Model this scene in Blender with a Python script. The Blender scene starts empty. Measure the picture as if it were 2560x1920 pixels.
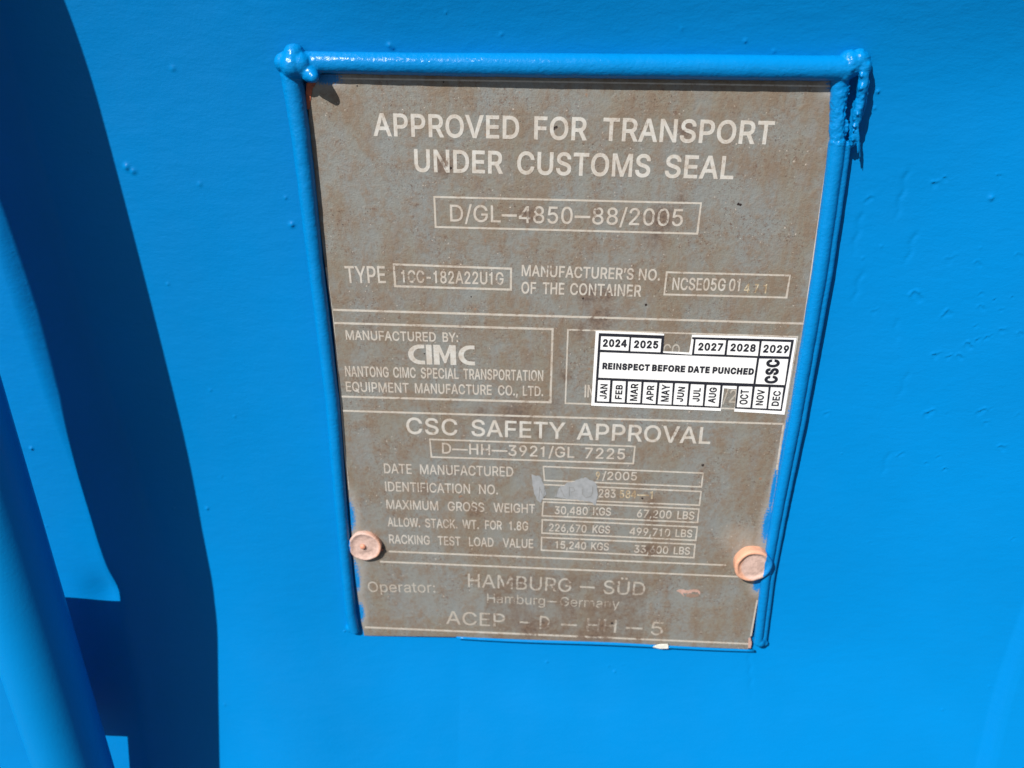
import bpy, bmesh, math, random
import numpy as np
from mathutils import Vector, noise as mnoise

random.seed(7)
sc = bpy.context.scene
COL = sc.collection
R = math.radians

# ------------------------------------------------------------------ camera
CAM = np.array([-0.00365, -0.3698, 0.13939])
PITCH, YAW, ROLL, FOC = 0.44194, -0.05522, 0.00725, 2100.0      # FOC in pixels of a 2560 wide frame
cp, sp, cy_, sy_ = math.cos(PITCH), math.sin(PITCH), math.cos(YAW), math.sin(YAW)
FWD = np.array([sy_*cp, cy_*cp, -sp]); RT0 = np.array([cy_, -sy_, 0.0]); UP0 = np.cross(RT0, FWD)
RT = RT0*math.cos(ROLL) + UP0*math.sin(ROLL); UP = -RT0*math.sin(ROLL) + UP0*math.cos(ROLL)
cd = bpy.data.cameras.new('camera'); cam = bpy.data.objects.new('camera', cd); COL.objects.link(cam)
from mathutils import Matrix
cam.matrix_world = Matrix(((RT[0], UP[0], -FWD[0], CAM[0]), (RT[1], UP[1], -FWD[1], CAM[1]),
                           (RT[2], UP[2], -FWD[2], CAM[2]), (0, 0, 0, 1)))
cd.sensor_width = 36; cd.lens = FOC/2560*36
cd.clip_start = 0.01; cd.clip_end = 500
cd.dof.use_dof = True; cd.dof.focus_distance = 0.375; cd.dof.aperture_fstop = 9.5
sc.camera = cam

# ------------------------------------------------------------------ sun, sky, exposure
AZ, EL = R(36.0), R(43.0)
LDIR = Vector((math.sin(AZ)*math.cos(EL), math.cos(AZ)*math.cos(EL), -math.sin(EL)))   # way the light travels
sd = bpy.data.lights.new('sun', 'SUN'); sd.energy = 4.8; sd.angle = R(0.5); sd.color = (1.0, 0.965, 0.91)
sun = bpy.data.objects.new('sun', sd); COL.objects.link(sun)
sun.rotation_euler = LDIR.to_track_quat('-Z', 'Y').to_euler(); sun.location = (-2, -2, 2.5)
wd = bpy.data.worlds.new('World'); sc.world = wd; wd.use_nodes = True
nt = wd.node_tree; bg = nt.nodes['Background']
sky = nt.nodes.new('ShaderNodeTexSky'); sky.sky_type = 'NISHITA'; sky.sun_disc = False
sky.sun_elevation = EL; sky.sun_rotation = math.atan2(-LDIR.x, -LDIR.y)
nt.links.new(sky.outputs[0], bg.inputs[0]); bg.inputs[1].default_value = 0.05
sc.view_settings.view_transform = 'Standard'; sc.view_settings.look = 'None'
sc.view_settings.gamma = 1; sc.view_settings.exposure = 0.43; sc.view_settings.use_curve_mapping = False

# ------------------------------------------------------------------ helpers
DOOR_Y = 0.004                       # face of the door panel; the face of the data plate is y = 0
def P(px, py, y=0.0):
    """point of the vertical plane y seen at photo pixel (px, py), photo 2560 x 1920"""
    d = (px-1280)/FOC*RT - (py-960)/FOC*UP + FWD
    t = (y-CAM[1])/d[1]
    return CAM + d*t
def X(px, py, y=0.0): return P(px, py, y)[0]
def Z(px, py, y=0.0): return P(px, py, y)[2]
PXM = 5500.0                         # about this many photo pixels per metre on the plate

def tag(o, label=None, cat=None, group=None, kind=None):
    if label: o['label'] = label
    if cat: o['category'] = cat
    if group: o['group'] = group
    if kind: o['kind'] = kind
    return o
def empty(name, loc, label, cat, group=None):
    o = bpy.data.objects.new(name, None); COL.objects.link(o); o.location = loc; o.empty_display_size = 0.02
    return tag(o, label, cat, group)
def link(name, me, mat, parent=None, smooth=False):
    o = bpy.data.objects.new(name, me); COL.objects.link(o)
    if mat: me.materials.clear(); me.materials.append(mat)
    if parent is not None:
        o.parent = parent
        w = Vector((0, 0, 0)); q = parent
        while q is not None: w += q.location; q = q.parent
        me.transform(Matrix.Translation(-w))          # parts are modelled in world coordinates
    if smooth: me.shade_smooth()
    return o
def mesh_np(name, v, f):
    me = bpy.data.meshes.new(name)
    v = np.asarray(v, dtype=np.float32); f = np.asarray(f, dtype=np.int32)
    n, k = f.shape
    me.vertices.add(len(v)); me.vertices.foreach_set('co', v.ravel())
    me.loops.add(n*k); me.loops.foreach_set('vertex_index', f.ravel())
    me.polygons.add(n); me.polygons.foreach_set('loop_start', np.arange(0, n*k, k, dtype=np.int32))
    me.update(calc_edges=True); me.validate()
    return me
def sstep(a, b, x):
    t = np.clip((x-a)/(b-a), 0, 1); return t*t*(3-2*t)
def ramp(s, w):
    """0 for s<0, s for s>0, rounded over the width w"""
    return np.where(s > w, s, np.where(s < -w, 0.0, (np.clip(s, -w, w)+w)**2/(4*w)))
def flat_shape(contours, y_front, thick, name='shape'):
    """contours in (x, z); even-odd filled, facing -y, as a mesh with thickness"""
    c = bpy.data.curves.new('tmp', 'CURVE'); c.dimensions = '2D'; c.fill_mode = 'BOTH'; c.extrude = thick/2
    for pts in contours:
        s = c.splines.new('POLY'); s.points.add(len(pts)-1); s.use_cyclic_u = True
        for p, q in zip(s.points, pts): p.co = (q[0]*100, q[1]*100, 0, 1)
    c.extrude = thick/2*100
    o = bpy.data.objects.new('tmp', c); COL.objects.link(o)
    dg = bpy.context.evaluated_depsgraph_get(); dg.update()
    me = bpy.data.meshes.new_from_object(o.evaluated_get(dg)); me.name = name
    bpy.data.objects.remove(o); bpy.data.curves.remove(c)
    n = len(me.vertices); co = np.zeros(n*3, dtype=np.float32); me.vertices.foreach_get('co', co); co = co.reshape(-1, 3)/100
    out = np.stack([co[:, 0], y_front+thick/2-co[:, 2], co[:, 1]], -1)
    me.vertices.foreach_set('co', out.ravel()); me.update()
    return me

# ------------------------------------------------------------------ node helpers and materials
class NG:
    def __init__(s, name):
        s.m = bpy.data.materials.new(name); s.m.use_nodes = True; s.t = s.m.node_tree
        s.b = s.t.nodes['Principled BSDF']; s.geo = s.t.nodes.new('ShaderNodeNewGeometry')
    def n(s, typ, **kw):
        d = s.t.nodes.new(typ)
        for k, v in kw.items(): setattr(d, k, v)
        return d
    def set(s, sock, v):
        if hasattr(v, 'is_output') or isinstance(v, bpy.types.NodeSocket): s.t.links.new(v, sock)
        else: sock.default_value = v
    def pos(s, scale=(1, 1, 1), off=(0, 0, 0)):
        d = s.n('ShaderNodeMapping'); d.vector_type = 'POINT'
        s.set(d.inputs['Vector'], s.geo.outputs['Position']); d.inputs['Scale'].default_value = scale; d.inputs['Location'].default_value = off
        return d.outputs[0]
    def noise(s, scale, detail=4, rough=.55, vec=None, dist=0):
        d = s.n('ShaderNodeTexNoise'); s.set(d.inputs['Vector'], vec if vec is not None else s.geo.outputs['Position'])
        d.inputs['Scale'].default_value = scale; d.inputs['Detail'].default_value = detail; d.inputs['Roughness'].default_value = rough; d.inputs['Distortion'].default_value = dist
        return d.outputs['Fac']
    def voro(s, scale, vec=None, rnd=1):
        d = s.n('ShaderNodeTexVoronoi'); s.set(d.inputs['Vector'], vec if vec is not None else s.geo.outputs['Position'])
        d.inputs['Scale'].default_value = scale; d.inputs['Randomness'].default_value = rnd
        return d
    def mr(s, v, a, b, c=0, d=1):
        q = s.n('ShaderNodeMapRange'); q.interpolation_type = 'SMOOTHSTEP'
        s.set(q.inputs['Value'], v)
        for nm, w in zip(('From Min', 'From Max', 'To Min', 'To Max'), (a, b, c, d)): q.inputs[nm].default_value = w
        return q.outputs[0]
    def math(s, op, a, b=0.0, clamp=False):
        q = s.n('ShaderNodeMath'); q.operation = op; q.use_clamp = clamp
        s.set(q.inputs[0], a); s.set(q.inputs[1], b); return q.outputs[0]
    def mix(s, f, a, b):
        q = s.n('ShaderNodeMix'); q.data_type = 'RGBA'
        s.set(q.inputs[0], f); s.set(q.inputs[6], a); s.set(q.inputs[7], b); return q.outputs[2]
    def sep(s):
        q = s.n('ShaderNodeSeparateXYZ'); s.set(q.inputs[0], s.geo.outputs['Position']); return q.outputs
    def spot(s, x, z, rx, rz=None):
        """1 at the middle of an ellipse on the plate, 0 at its rim"""
        rz = rz or rx
        q = s.n('ShaderNodeVectorMath'); q.operation = 'LENGTH'
        s.set(q.inputs[0], s.pos((1/rx, 0, 1/rz), (-x/rx, 0, -z/rz)))
        return s.math('SUBTRACT', 1.0, q.outputs['Value'])
    def bump(s, h, dist, strength=1.0, prev=None):
        q = s.n('ShaderNodeBump'); s.set(q.inputs['Height'], h); q.inputs['Distance'].default_value = dist; q.inputs['Strength'].default_value = strength
        if prev is not None: s.set(q.inputs['Normal'], prev)
        return q.outputs[0]
    def out(s, col=None, rough=None, normal=None, spec=None, metal=None):
        if col is not None: s.set(s.b.inputs['Base Color'], col)
        if rough is not None: s.set(s.b.inputs['Roughness'], rough)
        if normal is not None: s.set(s.b.inputs['Normal'], normal)
        if spec is not None: s.set(s.b.inputs['Specular IOR Level'], spec)
        if metal is not None: s.set(s.b.inputs['Metallic'], metal)
        return s.m
def c4(r, g, b): return (r, g, b, 1.0)

BLUE = c4(0.0002, 0.182, 0.485)
def blue_paint(name, rough=0.38, peel=1.0, grain=1.0, spec=0.5, dr=.45):
    g = NG(name)
    tone = g.noise(9, 3, .5)
    col = g.mix(g.mr(tone, .3, .7), c4(0.0002, .178, .472), c4(.0002, .191, .508))
    fine = g.noise(620, 3, .6, g.pos((1, 1, 1.5)))
    mid = g.noise(120, 3, .55, g.pos((.7, 1, 1.6)))
    nib = g.voro(95).outputs['Distance']
    nibm = g.math('MULTIPLY', g.mr(nib, .10, .0), g.mr(g.noise(26, 2), .60, .68))
    n1 = g.bump(mid, 0.00030*peel, 1.0)
    n2 = g.bump(fine, 0.00011*grain, 1.0, n1)
    n3 = g.bump(nibm, 0.00022*grain, 1.0, n2)
    rg = g.mr(g.noise(40, 3), .3, .7, rough-.05, rough+.07)
    g.b.inputs['Diffuse Roughness'].default_value = dr
    return g.out(col, rg, n3, spec)
M_DOOR = blue_paint('door_blue_paint', 0.42, 1.0, 0.9, .10)
M_FRAME = blue_paint('frame_blue_paint', 0.20, .7, 1.9, .25, .0)
M_ROD = blue_paint('rod_blue_paint', 0.36, .25, 0.9, .10, .0)

def wear_spots():
    """places where rust has eaten the silver lettering: photo x, y, radius (px), strength"""
    return [(1112, 415, 26, 1), (1716, 322, 22, .9), (1605, 308, 20, .75), (1320, 540, 26, .9), (1380, 530, 24, .55), (1655, 548, 34, 1.0), (1610, 548, 24, .45),
            (1495, 528, 22, .6), (1248, 706, 20, .9), (1020, 690, 40, .4), (1360, 668, 20, 1), (1470, 735, 30, .9), (1515, 738, 22, .9), (1570, 735, 18, .5),
            (1035, 934, 18, .8), (1170, 938, 30, .35), (1195, 940, 20, .6), (1340, 945, 16, .5), (905, 972, 12, .9), (1215, 1075, 18, .8), (1350, 1080, 22, .6), (1690, 1080, 22, .7),
            (1216, 1125, 18, .9), (1260, 1190, 18, 1), (1130, 1180, 34, .45), (1065, 1222, 22, .7), (1185, 1280, 22, .75), (1490, 1280, 18, .7), (1595, 1288, 14, .7),
            (1628, 1292, 22, .9), (1400, 1325, 20, .9), (1440, 1325, 28, .35), (1500, 1330, 22, .6), (1668, 1340, 14, .7), (1500, 1375, 22, .65), (1625, 1378, 28, 1.3), (1160, 1320, 20, .5),
            (1095, 1440, 1, .1), (1300, 1455, 30, .6), (1245, 1450, 24, .4), (1380, 1465, 20, .5), (1560, 1490, 50, .45), (1430, 1515, 30, .5), (1300, 1505, 36, .4), (1216, 1555, 17, .6), (1320, 1570, 40, .7), (1362, 1562, 24, .85),
            (1500, 1565, 30, .8), (1530, 1560, 18, .8), (1490, 1590, 60, .6), (1390, 1008, 30, .5), (1290, 1038, 50, .8), (1200, 1030, 30, .6), (1500, 798, 40, .8), (1480, 660, 20, .5), (1060, 640, 1, .1),
            (1412, 940, 26, .7), (1580, 1112, 14, .9), (1365, 1260, 16, .9), (1450, 825, 36, .6), (1700, 500, 26, .6), (1640, 586, 40, .7), (1630, 1255, 26, .6), (1630, 1308, 26, .6), (960, 770, 22, .4), (920, 812, 22, .6), (1160, 818, 24, .5)]
def plate_color(g):
    x, y, z = g.sep()
    big = g.noise(34, 4, .6, g.pos((1, 1, .8)), .4)
    med = g.noise(110, 5, .65, g.pos((1, 1, .7)), .3)
    fin = g.noise(420, 4, .7)
    streak = g.noise(150, 3, .5, g.pos((1, 1, .07)))
    base = g.mix(g.mr(big, .40, .64), c4(.205, .208, .194), c4(.200, .183, .148))
    base = g.mix(g.math('MULTIPLY', g.mr(streak, .45, .7), .35), base, c4(.185, .205, .215))
    rust = g.math('ADD', g.math('MULTIPLY', med, .50), g.math('MULTIPLY', big, .22)); rust = g.math('ADD', rust, g.math('MULTIPLY', fin, .38))
    rm = g.mr(rust, .47, .66)
    col = g.mix(g.math('MULTIPLY', rm, .74), base, c4(.172, .118, .078))
    # tiny dark and pale specks
    sp = g.mr(g.noise(560, 5, .8), .515, .64)
    dens = g.mr(g.noise(60, 3, .6, g.pos((1, 1, 1), (9, 0, 4))), .42, .62)
    col = g.mix(g.math('MULTIPLY', sp, g.math('ADD', .16, g.math('MULTIPLY', dens, .60))), col, c4(.115, .062, .042))
    pit = g.mr(g.noise(1000, 2, .6, g.pos((1, 1, 1), (2, 7, 1))), .63, .69)
    col = g.mix(g.math('MULTIPLY', pit, g.math('ADD', .15, g.math('MULTIPLY', dens, .65))), col, c4(.035, .02, .016))
    grey = g.mr(g.noise(85, 4, .65, g.pos((1, 1, .5), (5, 1, 1))), .52, .66)
    col = g.mix(g.math('MULTIPLY', grey, .32), col, c4(.205, .222, .225))
    sp2 = g.mr(g.noise(760, 2, .5, g.pos((1, 1, 1), (3, 1, 7))), .665, .72)
    col = g.mix(g.math('MULTIPLY', sp2, g.math('MULTIPLY', dens, .8)), col, c4(.55, .48, .42))
    orange = g.mr(g.noise(210, 2, .5, g.pos((1, 1, 1), (1, 5, 2))), .70, .78)
    col = g.mix(g.math('MULTIPLY', orange, .5), col, c4(.30, .13, .05))
    # oily patch left by an old sticker near the foot of the plate
    x0, x1, z0, z1 = X(1210, 1520), X(1615, 1520), Z(1400, 1602), Z(1400, 1440)
    jit = g.math('MULTIPLY', g.math('SUBTRACT', g.noise(70, 3), .5), .010)
    xx = g.math('ADD', x, g.math('MULTIPLY', jit, .12)); zz = g.math('ADD', z, g.math('MULTIPLY', jit, .9))
    box = g.math('MULTIPLY', g.math('MULTIPLY', g.mr(xx, x0-.0003, x0+.0008), g.mr(xx, x1+.0008, x1-.0008)), g.math('MULTIPLY', g.mr(zz, z0-.001, z0+.001), g.mr(zz, z1+.003, z1-.003)))
    grime = g.math('MULTIPLY', box, g.mr(med, .34, .62, .12, .62))
    col = g.mix(grime, col, g.mix(g.mr(fin, .4, .7), c4(.155, .118, .088), c4(.105, .068, .05)))
    return col, rm, box, (big, med, fin), (x, y, z)
def plate_material():
    g = NG('plate_weathered_metal')
    col, rm, box, (big, med, fin), (x, y, z) = plate_color(g)
    # blue overspray along the rims near the rivets, pale dust beside it
    j = g.math('MULTIPLY', g.math('SUBTRACT', g.noise(1100, 5, .85), .5), 2.6)
    ov = None
    for (px, py, rx, rz) in [(872, 1290, .0045, .014), (876, 1425, .0062, .011), (890, 1450, .0035, .010), (1919, 1310, .0034, .015), (1932, 1230, .0016, .02), (2093, 212, .006, .004), (815, 195, .009, .0035), (1893, 1462, .0032, .006), (901, 1530, .0032, .009), (1998, 900, .0010, .03), (2069, 480, .0010, .05), (1957, 1120, .0010, .03)]:
        s = g.spot(X(px, py), Z(px, py), rx, rz); ov = s if ov is None else g.math('MAXIMUM', ov, s)
    dust = g.mr(g.math('ADD', ov, g.math('MULTIPLY', j, .4)), -.9, .2)
    col = g.mix(g.math('MULTIPLY', dust, .35), col, c4(.40, .39, .38))
    ovm = g.mr(g.math('ADD', ov, j), .22, .40)
    col = g.mix(ovm, col, BLUE)
    tan = g.spot(X(1845, 1345), Z(1845, 1345), .016, .014)
    col = g.mix(g.math('MULTIPLY', g.mr(g.math('ADD', tan, g.math('MULTIPLY', j, .3)), .1, .8), .28), col, c4(.42, .33, .25))
    rs_ = None
    for (px, py, r, k) in wear_spots():
        if r < 22 or k < .45: continue
        s = g.math('MULTIPLY', g.spot(X(px, py), Z(px, py), r*1.7/PXM), min(1.0, k)); rs_ = s if rs_ is None else g.math('MAXIMUM', rs_, s)
    rsm = g.mr(g.math('ADD', g.math('MAXIMUM', rs_, 0.0), g.math('MULTIPLY', j, .35)), .15, .75)
    col = g.mix(g.math('MULTIPLY', rsm, .72), col, g.mix(g.mr(fin, .4, .62), c4(.165, .105, .07), c4(.075, .045, .035)))
    # soot coloured chips
    chips = None
    for (px, py, r) in [(1384, 321, 7), (1127, 420, 5), (1846, 510, 5), (1851, 512, 5), (1757, 1163, 6), (1606, 1246, 5), (1061, 884, 3), (1530, 1558, 6), (1109, 205, 3), (893, 215, 3), (1270, 1410, 1), (1178, 742, 3), (1458, 746, 4), (1615, 762, 5), (1216, 1102, 4), (1380, 325, 6), (1391, 318, 5)]:
        s = g.spot(X(px, py), Z(px, py), r/PXM*.85); chips = s if chips is None else g.math('MAXIMUM', chips, s)
    cm = g.mr(g.math('ADD', chips, g.math('MULTIPLY', j, .5)), .15, .3)
    col = g.mix(cm, col, c4(.022, .014, .012))
    n1 = g.bump(big, .0012, .5)
    n2 = g.bump(g.math('ADD', med, g.math('MULTIPLY', fin, 1.0)), .00027, 1.0, n1)
    n3 = g.bump(g.noise(1500, 2, .6), .00010, .8, n2)
    rgh = g.mr(rm, 0, 1, .46, .68)
    return g.out(col, rgh, n3, .45)
M_PLATE = plate_material()
def letter_material(name, tone, fade=0.0, spots=True):
    g = NG(name)
    col, rm, box, (big, med, fin), (x, y, z) = plate_color(g)
    w = g.math('MULTIPLY', g.math('SUBTRACT', rm, .60), .7)                 # general rusting through
    w = g.math('ADD', w, g.math('MULTIPLY', box, .26))
    if spots:
        sp = None
        for (px, py, r, k) in wear_spots():
            if k < .2: continue
            s = g.math('MULTIPLY', g.spot(X(px, py), Z(px, py), r*1.15/PXM), k*.62); sp = s if sp is None else g.math('MAXIMUM', sp, s)
        w = g.math('ADD', w, g.math('MAXIMUM', sp, 0.0))
    gr = g.math('MULTIPLY', g.math('SUBTRACT', g.noise(430, 6, .85), .5), 2.3)
    w = g.math('ADD', g.math('ADD', w, gr), fade)
    wm = g.mr(w, .20, .62)
    sil = g.mix(g.mr(g.noise(260, 4, .7), .3, .7), tone, c4(tone[0]*.86, tone[1]*.80, tone[2]*.74))
    sil = g.mix(g.math('MULTIPLY', g.mr(g.noise(800, 2), .6, .7), .45), sil, c4(.30, .23, .18))
    sil = g.mix(g.math('MULTIPLY', rm, .42), sil, c4(.36, .275, .21))
    c = g.mix(g.math('MULTIPLY', wm, .82), sil, g.mix(.42, col, c4(.10, .055, .04)))
    n1 = g.bump(g.noise(700, 3, .6), .00010, .6)
    return g.out(c, .5, n1, .4)
M_LET = letter_material('lettering_silver', c4(.54, .535, .51))
M_LET2 = letter_material('small_lettering_silver', c4(.50, .48, .445), .04)
M_LET3 = letter_material('faint_lettering_silver', c4(.42, .405, .37), .08)
M_LINE = letter_material('border_line_silver', c4(.50, .48, .44), .02)
def stamped():
    g = NG('stamped_digit'); f = g.noise(500, 3, .6)
    return g.out(g.mix(g.mr(f, .4, .6), c4(.50, .43, .31), c4(.27, .19, .11)), .5, g.bump(f, .0001, .6))
M_STAMP = stamped()
def simple(name, a, b, scale, rough=.5, bump=.00005, spec=.5):
    g = NG(name); f = g.noise(scale, 4, .6)
    return g.out(g.mix(g.mr(f, .35, .65), a, b), rough, g.bump(f, bump, .8), spec)
M_STICK = simple('sticker_white_vinyl', c4(.84, .84, .83), c4(.81, .81, .81), 60, .45, .00002)
M_INK = simple('sticker_black_ink', c4(.012, .013, .02), c4(.018, .019, .028), 300, .45, .00002)
M_SMEAR = simple('grey_brush_paint', c4(.31, .32, .335), c4(.255, .265, .275), 240, .5, .00012)
M_SCRATCH = simple('scratched_paint', c4(.215, .21, .20), c4(.27, .27, .268), 700, .6, .0001)
M_PINK = simple('pink_primer', c4(.52, .33, .28), c4(.40, .25, .20), 420, .6, .0002)
M_PRIMER = simple('orange_primer', c4(.42, .10, .045), c4(.24, .06, .03), 350, .6, .0002)
M_WHITE = simple('white_chip', c4(.75, .75, .70), c4(.62, .62, .56), 300, .5)
M_CONC = simple('asphalt_ground', c4(.055, .054, .05), c4(.042, .042, .04), 6, .85, .002)

# ------------------------------------------------------------------ ground
me = mesh_np('ground', [(-60, -60, -1.25), (60, -60, -1.25), (60, 60, -1.25), (-60, 60, -1.25)], [(0, 1, 2, 3)])
tag(link('ground', me, M_CONC), 'flat dark asphalt yard in front of the container', 'ground', kind='structure')

# ------------------------------------------------------------------ container door: one pressed steel sheet
FOLD = [(36, 180), (133, 525), (199, 754), (265, 965), (337, 1161), (385, 1342), (428, 1480), (470, 1620), (510, 1800), (530, 1920)]
fz = np.array([Z(a, b, DOOR_Y) for a, b in FOLD][::-1]); fx = np.array([X(a, b, DOOR_Y) for a, b in FOLD][::-1])
def seg(px0, py0, px1, py1):
    a, b = P(px0, py0, DOOR_Y), P(px1, py1, DOOR_Y); return a[0], a[2], b[0], b[2]
def panel_height(x, z):
    h = np.zeros_like(x)
    # left flank: the sheet leaves the recess and comes forward
    xf = np.interp(z, fz, fx)
    s = xf-x
    wd_ = 0.0035+0.020*sstep(Z(400, 1150, DOOR_Y), Z(400, 1600, DOOR_Y), z)
    hl = .82*ramp(s, wd_)
    hl = .016-ramp(.016-hl, .003)
    h += np.maximum(hl, 0)
    cx_, cz_ = X(300, 1440, DOOR_Y), Z(300, 1440, DOOR_Y)
    h -= .0035*np.exp(-(((x-cx_)/.011)**2+((z-cz_)/.013)**2))
    # foot and head of the recess
    xa, xb, xc = X(430, 1480, DOOR_Y), X(1150, 1650, DOOR_Y), X(2400, 1700, DOOR_Y)
    zb = np.interp(x, [xa, xb, xc], [Z(430, 1470, DOOR_Y), Z(1150, 1650, DOOR_Y), Z(2400, 1700, DOOR_Y)])
    hb = (.175+.15*sstep(X(520, 1800, DOOR_Y), X(850, 1800, DOOR_Y), x))*(1-.55*sstep(X(1650, 1800, DOOR_Y), X(2250, 1800, DOOR_Y), x))*ramp(zb-z, .025)
    hb = .045-ramp(.045-hb, .01)
    h += hb
    wl = sstep(X(330, 1400, DOOR_Y), X(450, 1400, DOOR_Y), x)*(1-sstep(X(600, 1400, DOOR_Y), X(1000, 1400, DOOR_Y), x))
    h += .045*np.minimum(ramp(Z(450, 1150, DOOR_Y)-z, .03), .09)*wl
    wt = .35+.65*sstep(X(500, 150, DOOR_Y), X(950, 150, DOOR_Y), x)
    zt = Z(1400, 165, DOOR_Y)
    ht = .27*ramp(z-zt, .022)*wt
    ht = .02-ramp(.02-ht, .006)
    h += np.maximum(ht, 0)
    h += .07*np.clip(z-.005, -.135, .135)**2
    # right hand rib
    x0, z0, x1, z1 = seg(2555, 1500, 2405, 1920)
    dx, dz = x1-x0, z1-z0; L = math.hypot(dx, dz)
    sr = -((x-x0)*dz-(z-z0)*dx)/L*-1
    sr = ((x-x0)*(-dz)+(z-z0)*dx)/L
    h += .0042*sstep(0, .0062, sr)+.0009*sstep(.0052, .0095, sr)
    return h
rs = np.random.RandomState(3)
CRES = [(2172, 499, 13, .30), (2338, 460, 12, .4), (2362, 448, 8, .35), (2498, 439, 7, .3), (2447, 660, 12, .28), (2293, 742, 20, .42), (2367, 786, 16, .38), (2452, 735, 8, .35),
        (2455, 770, 12, .3), (2504, 775, 8, .3), (2507, 827, 11, .28), (2440, 816, 9, .25), (2486, 750, 7, .25), (2341, 889, 14, .38), (2372, 893, 10, .35), (2399, 893, 12, .42), (2420, 866, 15, .42), (2445, 850, 9, .3), (2466, 846, 10, .3), (2480, 838, 7, .25),
        (2322, 1034, 17, .42), (2370, 1032, 7, .2), (2452, 1030, 15, .42), (2476, 1022, 7, .25), (2466, 1056, 10, .3), (2507, 1119, 15, .38), (2252, 1136, 12, .32), (2345, 1142, 9, .25), (2314, 1158, 8, .28), (2360, 1173, 9, .45), (2066, 1034, 10, .3), (2186, 780, 12, .2), (2376, 650, 16, .16), (2550, 640, 12, .25), (2552, 835, 10, .3), (2530, 745, 7, .3), (2545, 1038, 9, .2),
        (2530, 1345, 9, .35), (2175, 1354, 8, .2), (1530, 1660, 14, .18), (1560, 1655, 6, .3), (1545, 1675, 6, .25), (800, 1905, 10, .3), (560, 1190, 9, .2)]
NIBS = [(318, 417, 9, .7), (334, 428, 8, .55), (435, 170, 7, .3), (500, 460, 6, .3), (420, 710, 5, .3), (978, 112, 6, .6), (985, 118, 5, .4), (714, 494, 4, .4), (730, 561, 7, .7), (2477, 494, 7, .6), (522, 1265, 5, .55), (440, 1265, 4, .3), (526, 975, 4, .3), (587, 1040, 4, .3), (588, 1705, 4, .4), (2348, 1760, 4, .4), (2468, 1708, 4, .35), (1367, 1646, 4, .5), (1535, 1668, 4, .45), (1858, 101, 4, .4), (1930, 126, 4, .3), (2157, 645, 3, .3), (2203, 616, 3, .3), (124, 1082, 5, .7), (238, 1455, 4, .4), (70, 1000, 3, .4), (160, 1270, 3, .3), (1255, 85, 4, .3), (1120, 30, 3, .3), (2192, 228, 4, .6), (2185, 270, 3, .5), (2450, 620, 3, .3), (1700, 70, 4, .25)]
STREAK = [(2273, 410, 2235, 569, .14), (2158, 516, 2129, 651, .12), (2293, 569, 2259, 680, .12), (2158, 670, 2129, 771, .12), (2225, 1123, 2201, 1196, .10), (2275, 920, 2240, 1010, .08), (2242, 790, 2238, 870, .07), (1872, 1620, 1876, 1740, .10)]
def add_details(x, z, h):
    def win(cx, cz, r):
        return np.nonzero((np.abs(x-cx) < r) & (np.abs(z-cz) < r))
    for (px, py, r, a) in CRES:
        c = P(px, py, DOOR_Y); rr = r/PXM; i = win(c[0], c[2], rr*2.2)
        u, v = (x[i]-c[0])/rr, (z[i]-c[2])/rr
        ph = rs.uniform(0, 6.28); dd = np.hypot(u*1.0+.25*np.sin(3*v+ph), v*1.15+.25*np.sin(3.3*u+ph))
        an = np.arctan2(v, u)
        k = np.clip(.35+.65*np.cos(an-2.0+rs.uniform(-.6, .6)), 0, 1)*(.7+.3*np.sin(5*an+ph))
        h[i] += a*.0016*np.exp(-((dd-.8)/.26)**2)*k - a*.0007*np.exp(-(dd/.7)**4)
    for (px, py, r, a) in NIBS:
        c = P(px, py, DOOR_Y); rr = r/PXM; i = win(c[0], c[2], rr*3)
        d2 = ((x[i]-c[0])/rr)**2+((z[i]-c[2])/rr)**2
        h[i] += a*.0016*np.exp(-d2*1.4)
    for (ax, ay, bx, by, a) in STREAK:
        x0, z0, x1, z1 = seg(ax, ay, bx, by); L = math.hypot(x1-x0, z1-z0); ux, uz = (x1-x0)/L, (z1-z0)/L
        i = win((x0+x1)/2, (z0+z1)/2, L)
        t = (x[i]-x0)*ux+(z[i]-z0)*uz; s = (x[i]-x0)*uz-(z[i]-z0)*ux
        s = s + .0006*np.sin(t*700)
        h[i] -= a*.0026*np.exp(-(s/.0012)**2)*sstep(0, .2*L, t)*sstep(L, .6*L, t)
def axis_pts(a, b, step, lo, hi):
    mid = np.arange(a, b, step)
    return np.concatenate([np.linspace(lo, a, 40)[:-1], mid, np.linspace(b, hi, 40)])
gx = axis_pts(-.41, .32, .0006, -.75, .65); gz = axis_pts(-.36, .165, .0006, -.70, .45)
xx, zz = np.meshgrid(gx, gz)
hh = panel_height(xx, zz); add_details(xx, zz, hh)
v = np.stack([xx, DOOR_Y-hh, zz], -1).reshape(-1, 3)
nx, nz = len(gx), len(gz)
ii = (np.arange(nz-1)[:, None]*nx+np.arange(nx-1)[None, :]).ravel()
f = np.stack([ii, ii+1, ii+nx+1, ii+nx], -1)
# sheet back and rim so that the door is a closed body
border = np.concatenate([np.arange(nx), np.arange(1, nz)*nx+nx-1, (nz-1)*nx+np.arange(nx-2, -1, -1), np.arange(nz-2, 0, -1)*nx])
nb = len(border); vb = v[border].copy(); vb[:, 1] = .045
k = np.arange(nb); fb = np.stack([border[k], k+len(v), (k+1) % nb+len(v), border[(k+1) % nb]], -1)
me = mesh_np('door_panel', np.concatenate([v, vb]), np.concatenate([f, fb]))
door = empty('container_door', (0, .02, -.70), 'blue painted pressed steel container door behind the data plate', 'door')
link('door_panel', me, M_DOOR, door, True)
me = mesh_np('door_back', [(-.75, .045, -.70), (.65, .045, -.70), (.65, .045, .45), (-.75, .045, .45)], [(3, 2, 1, 0)])
link('back_skin', me, M_DOOR, door)

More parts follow.
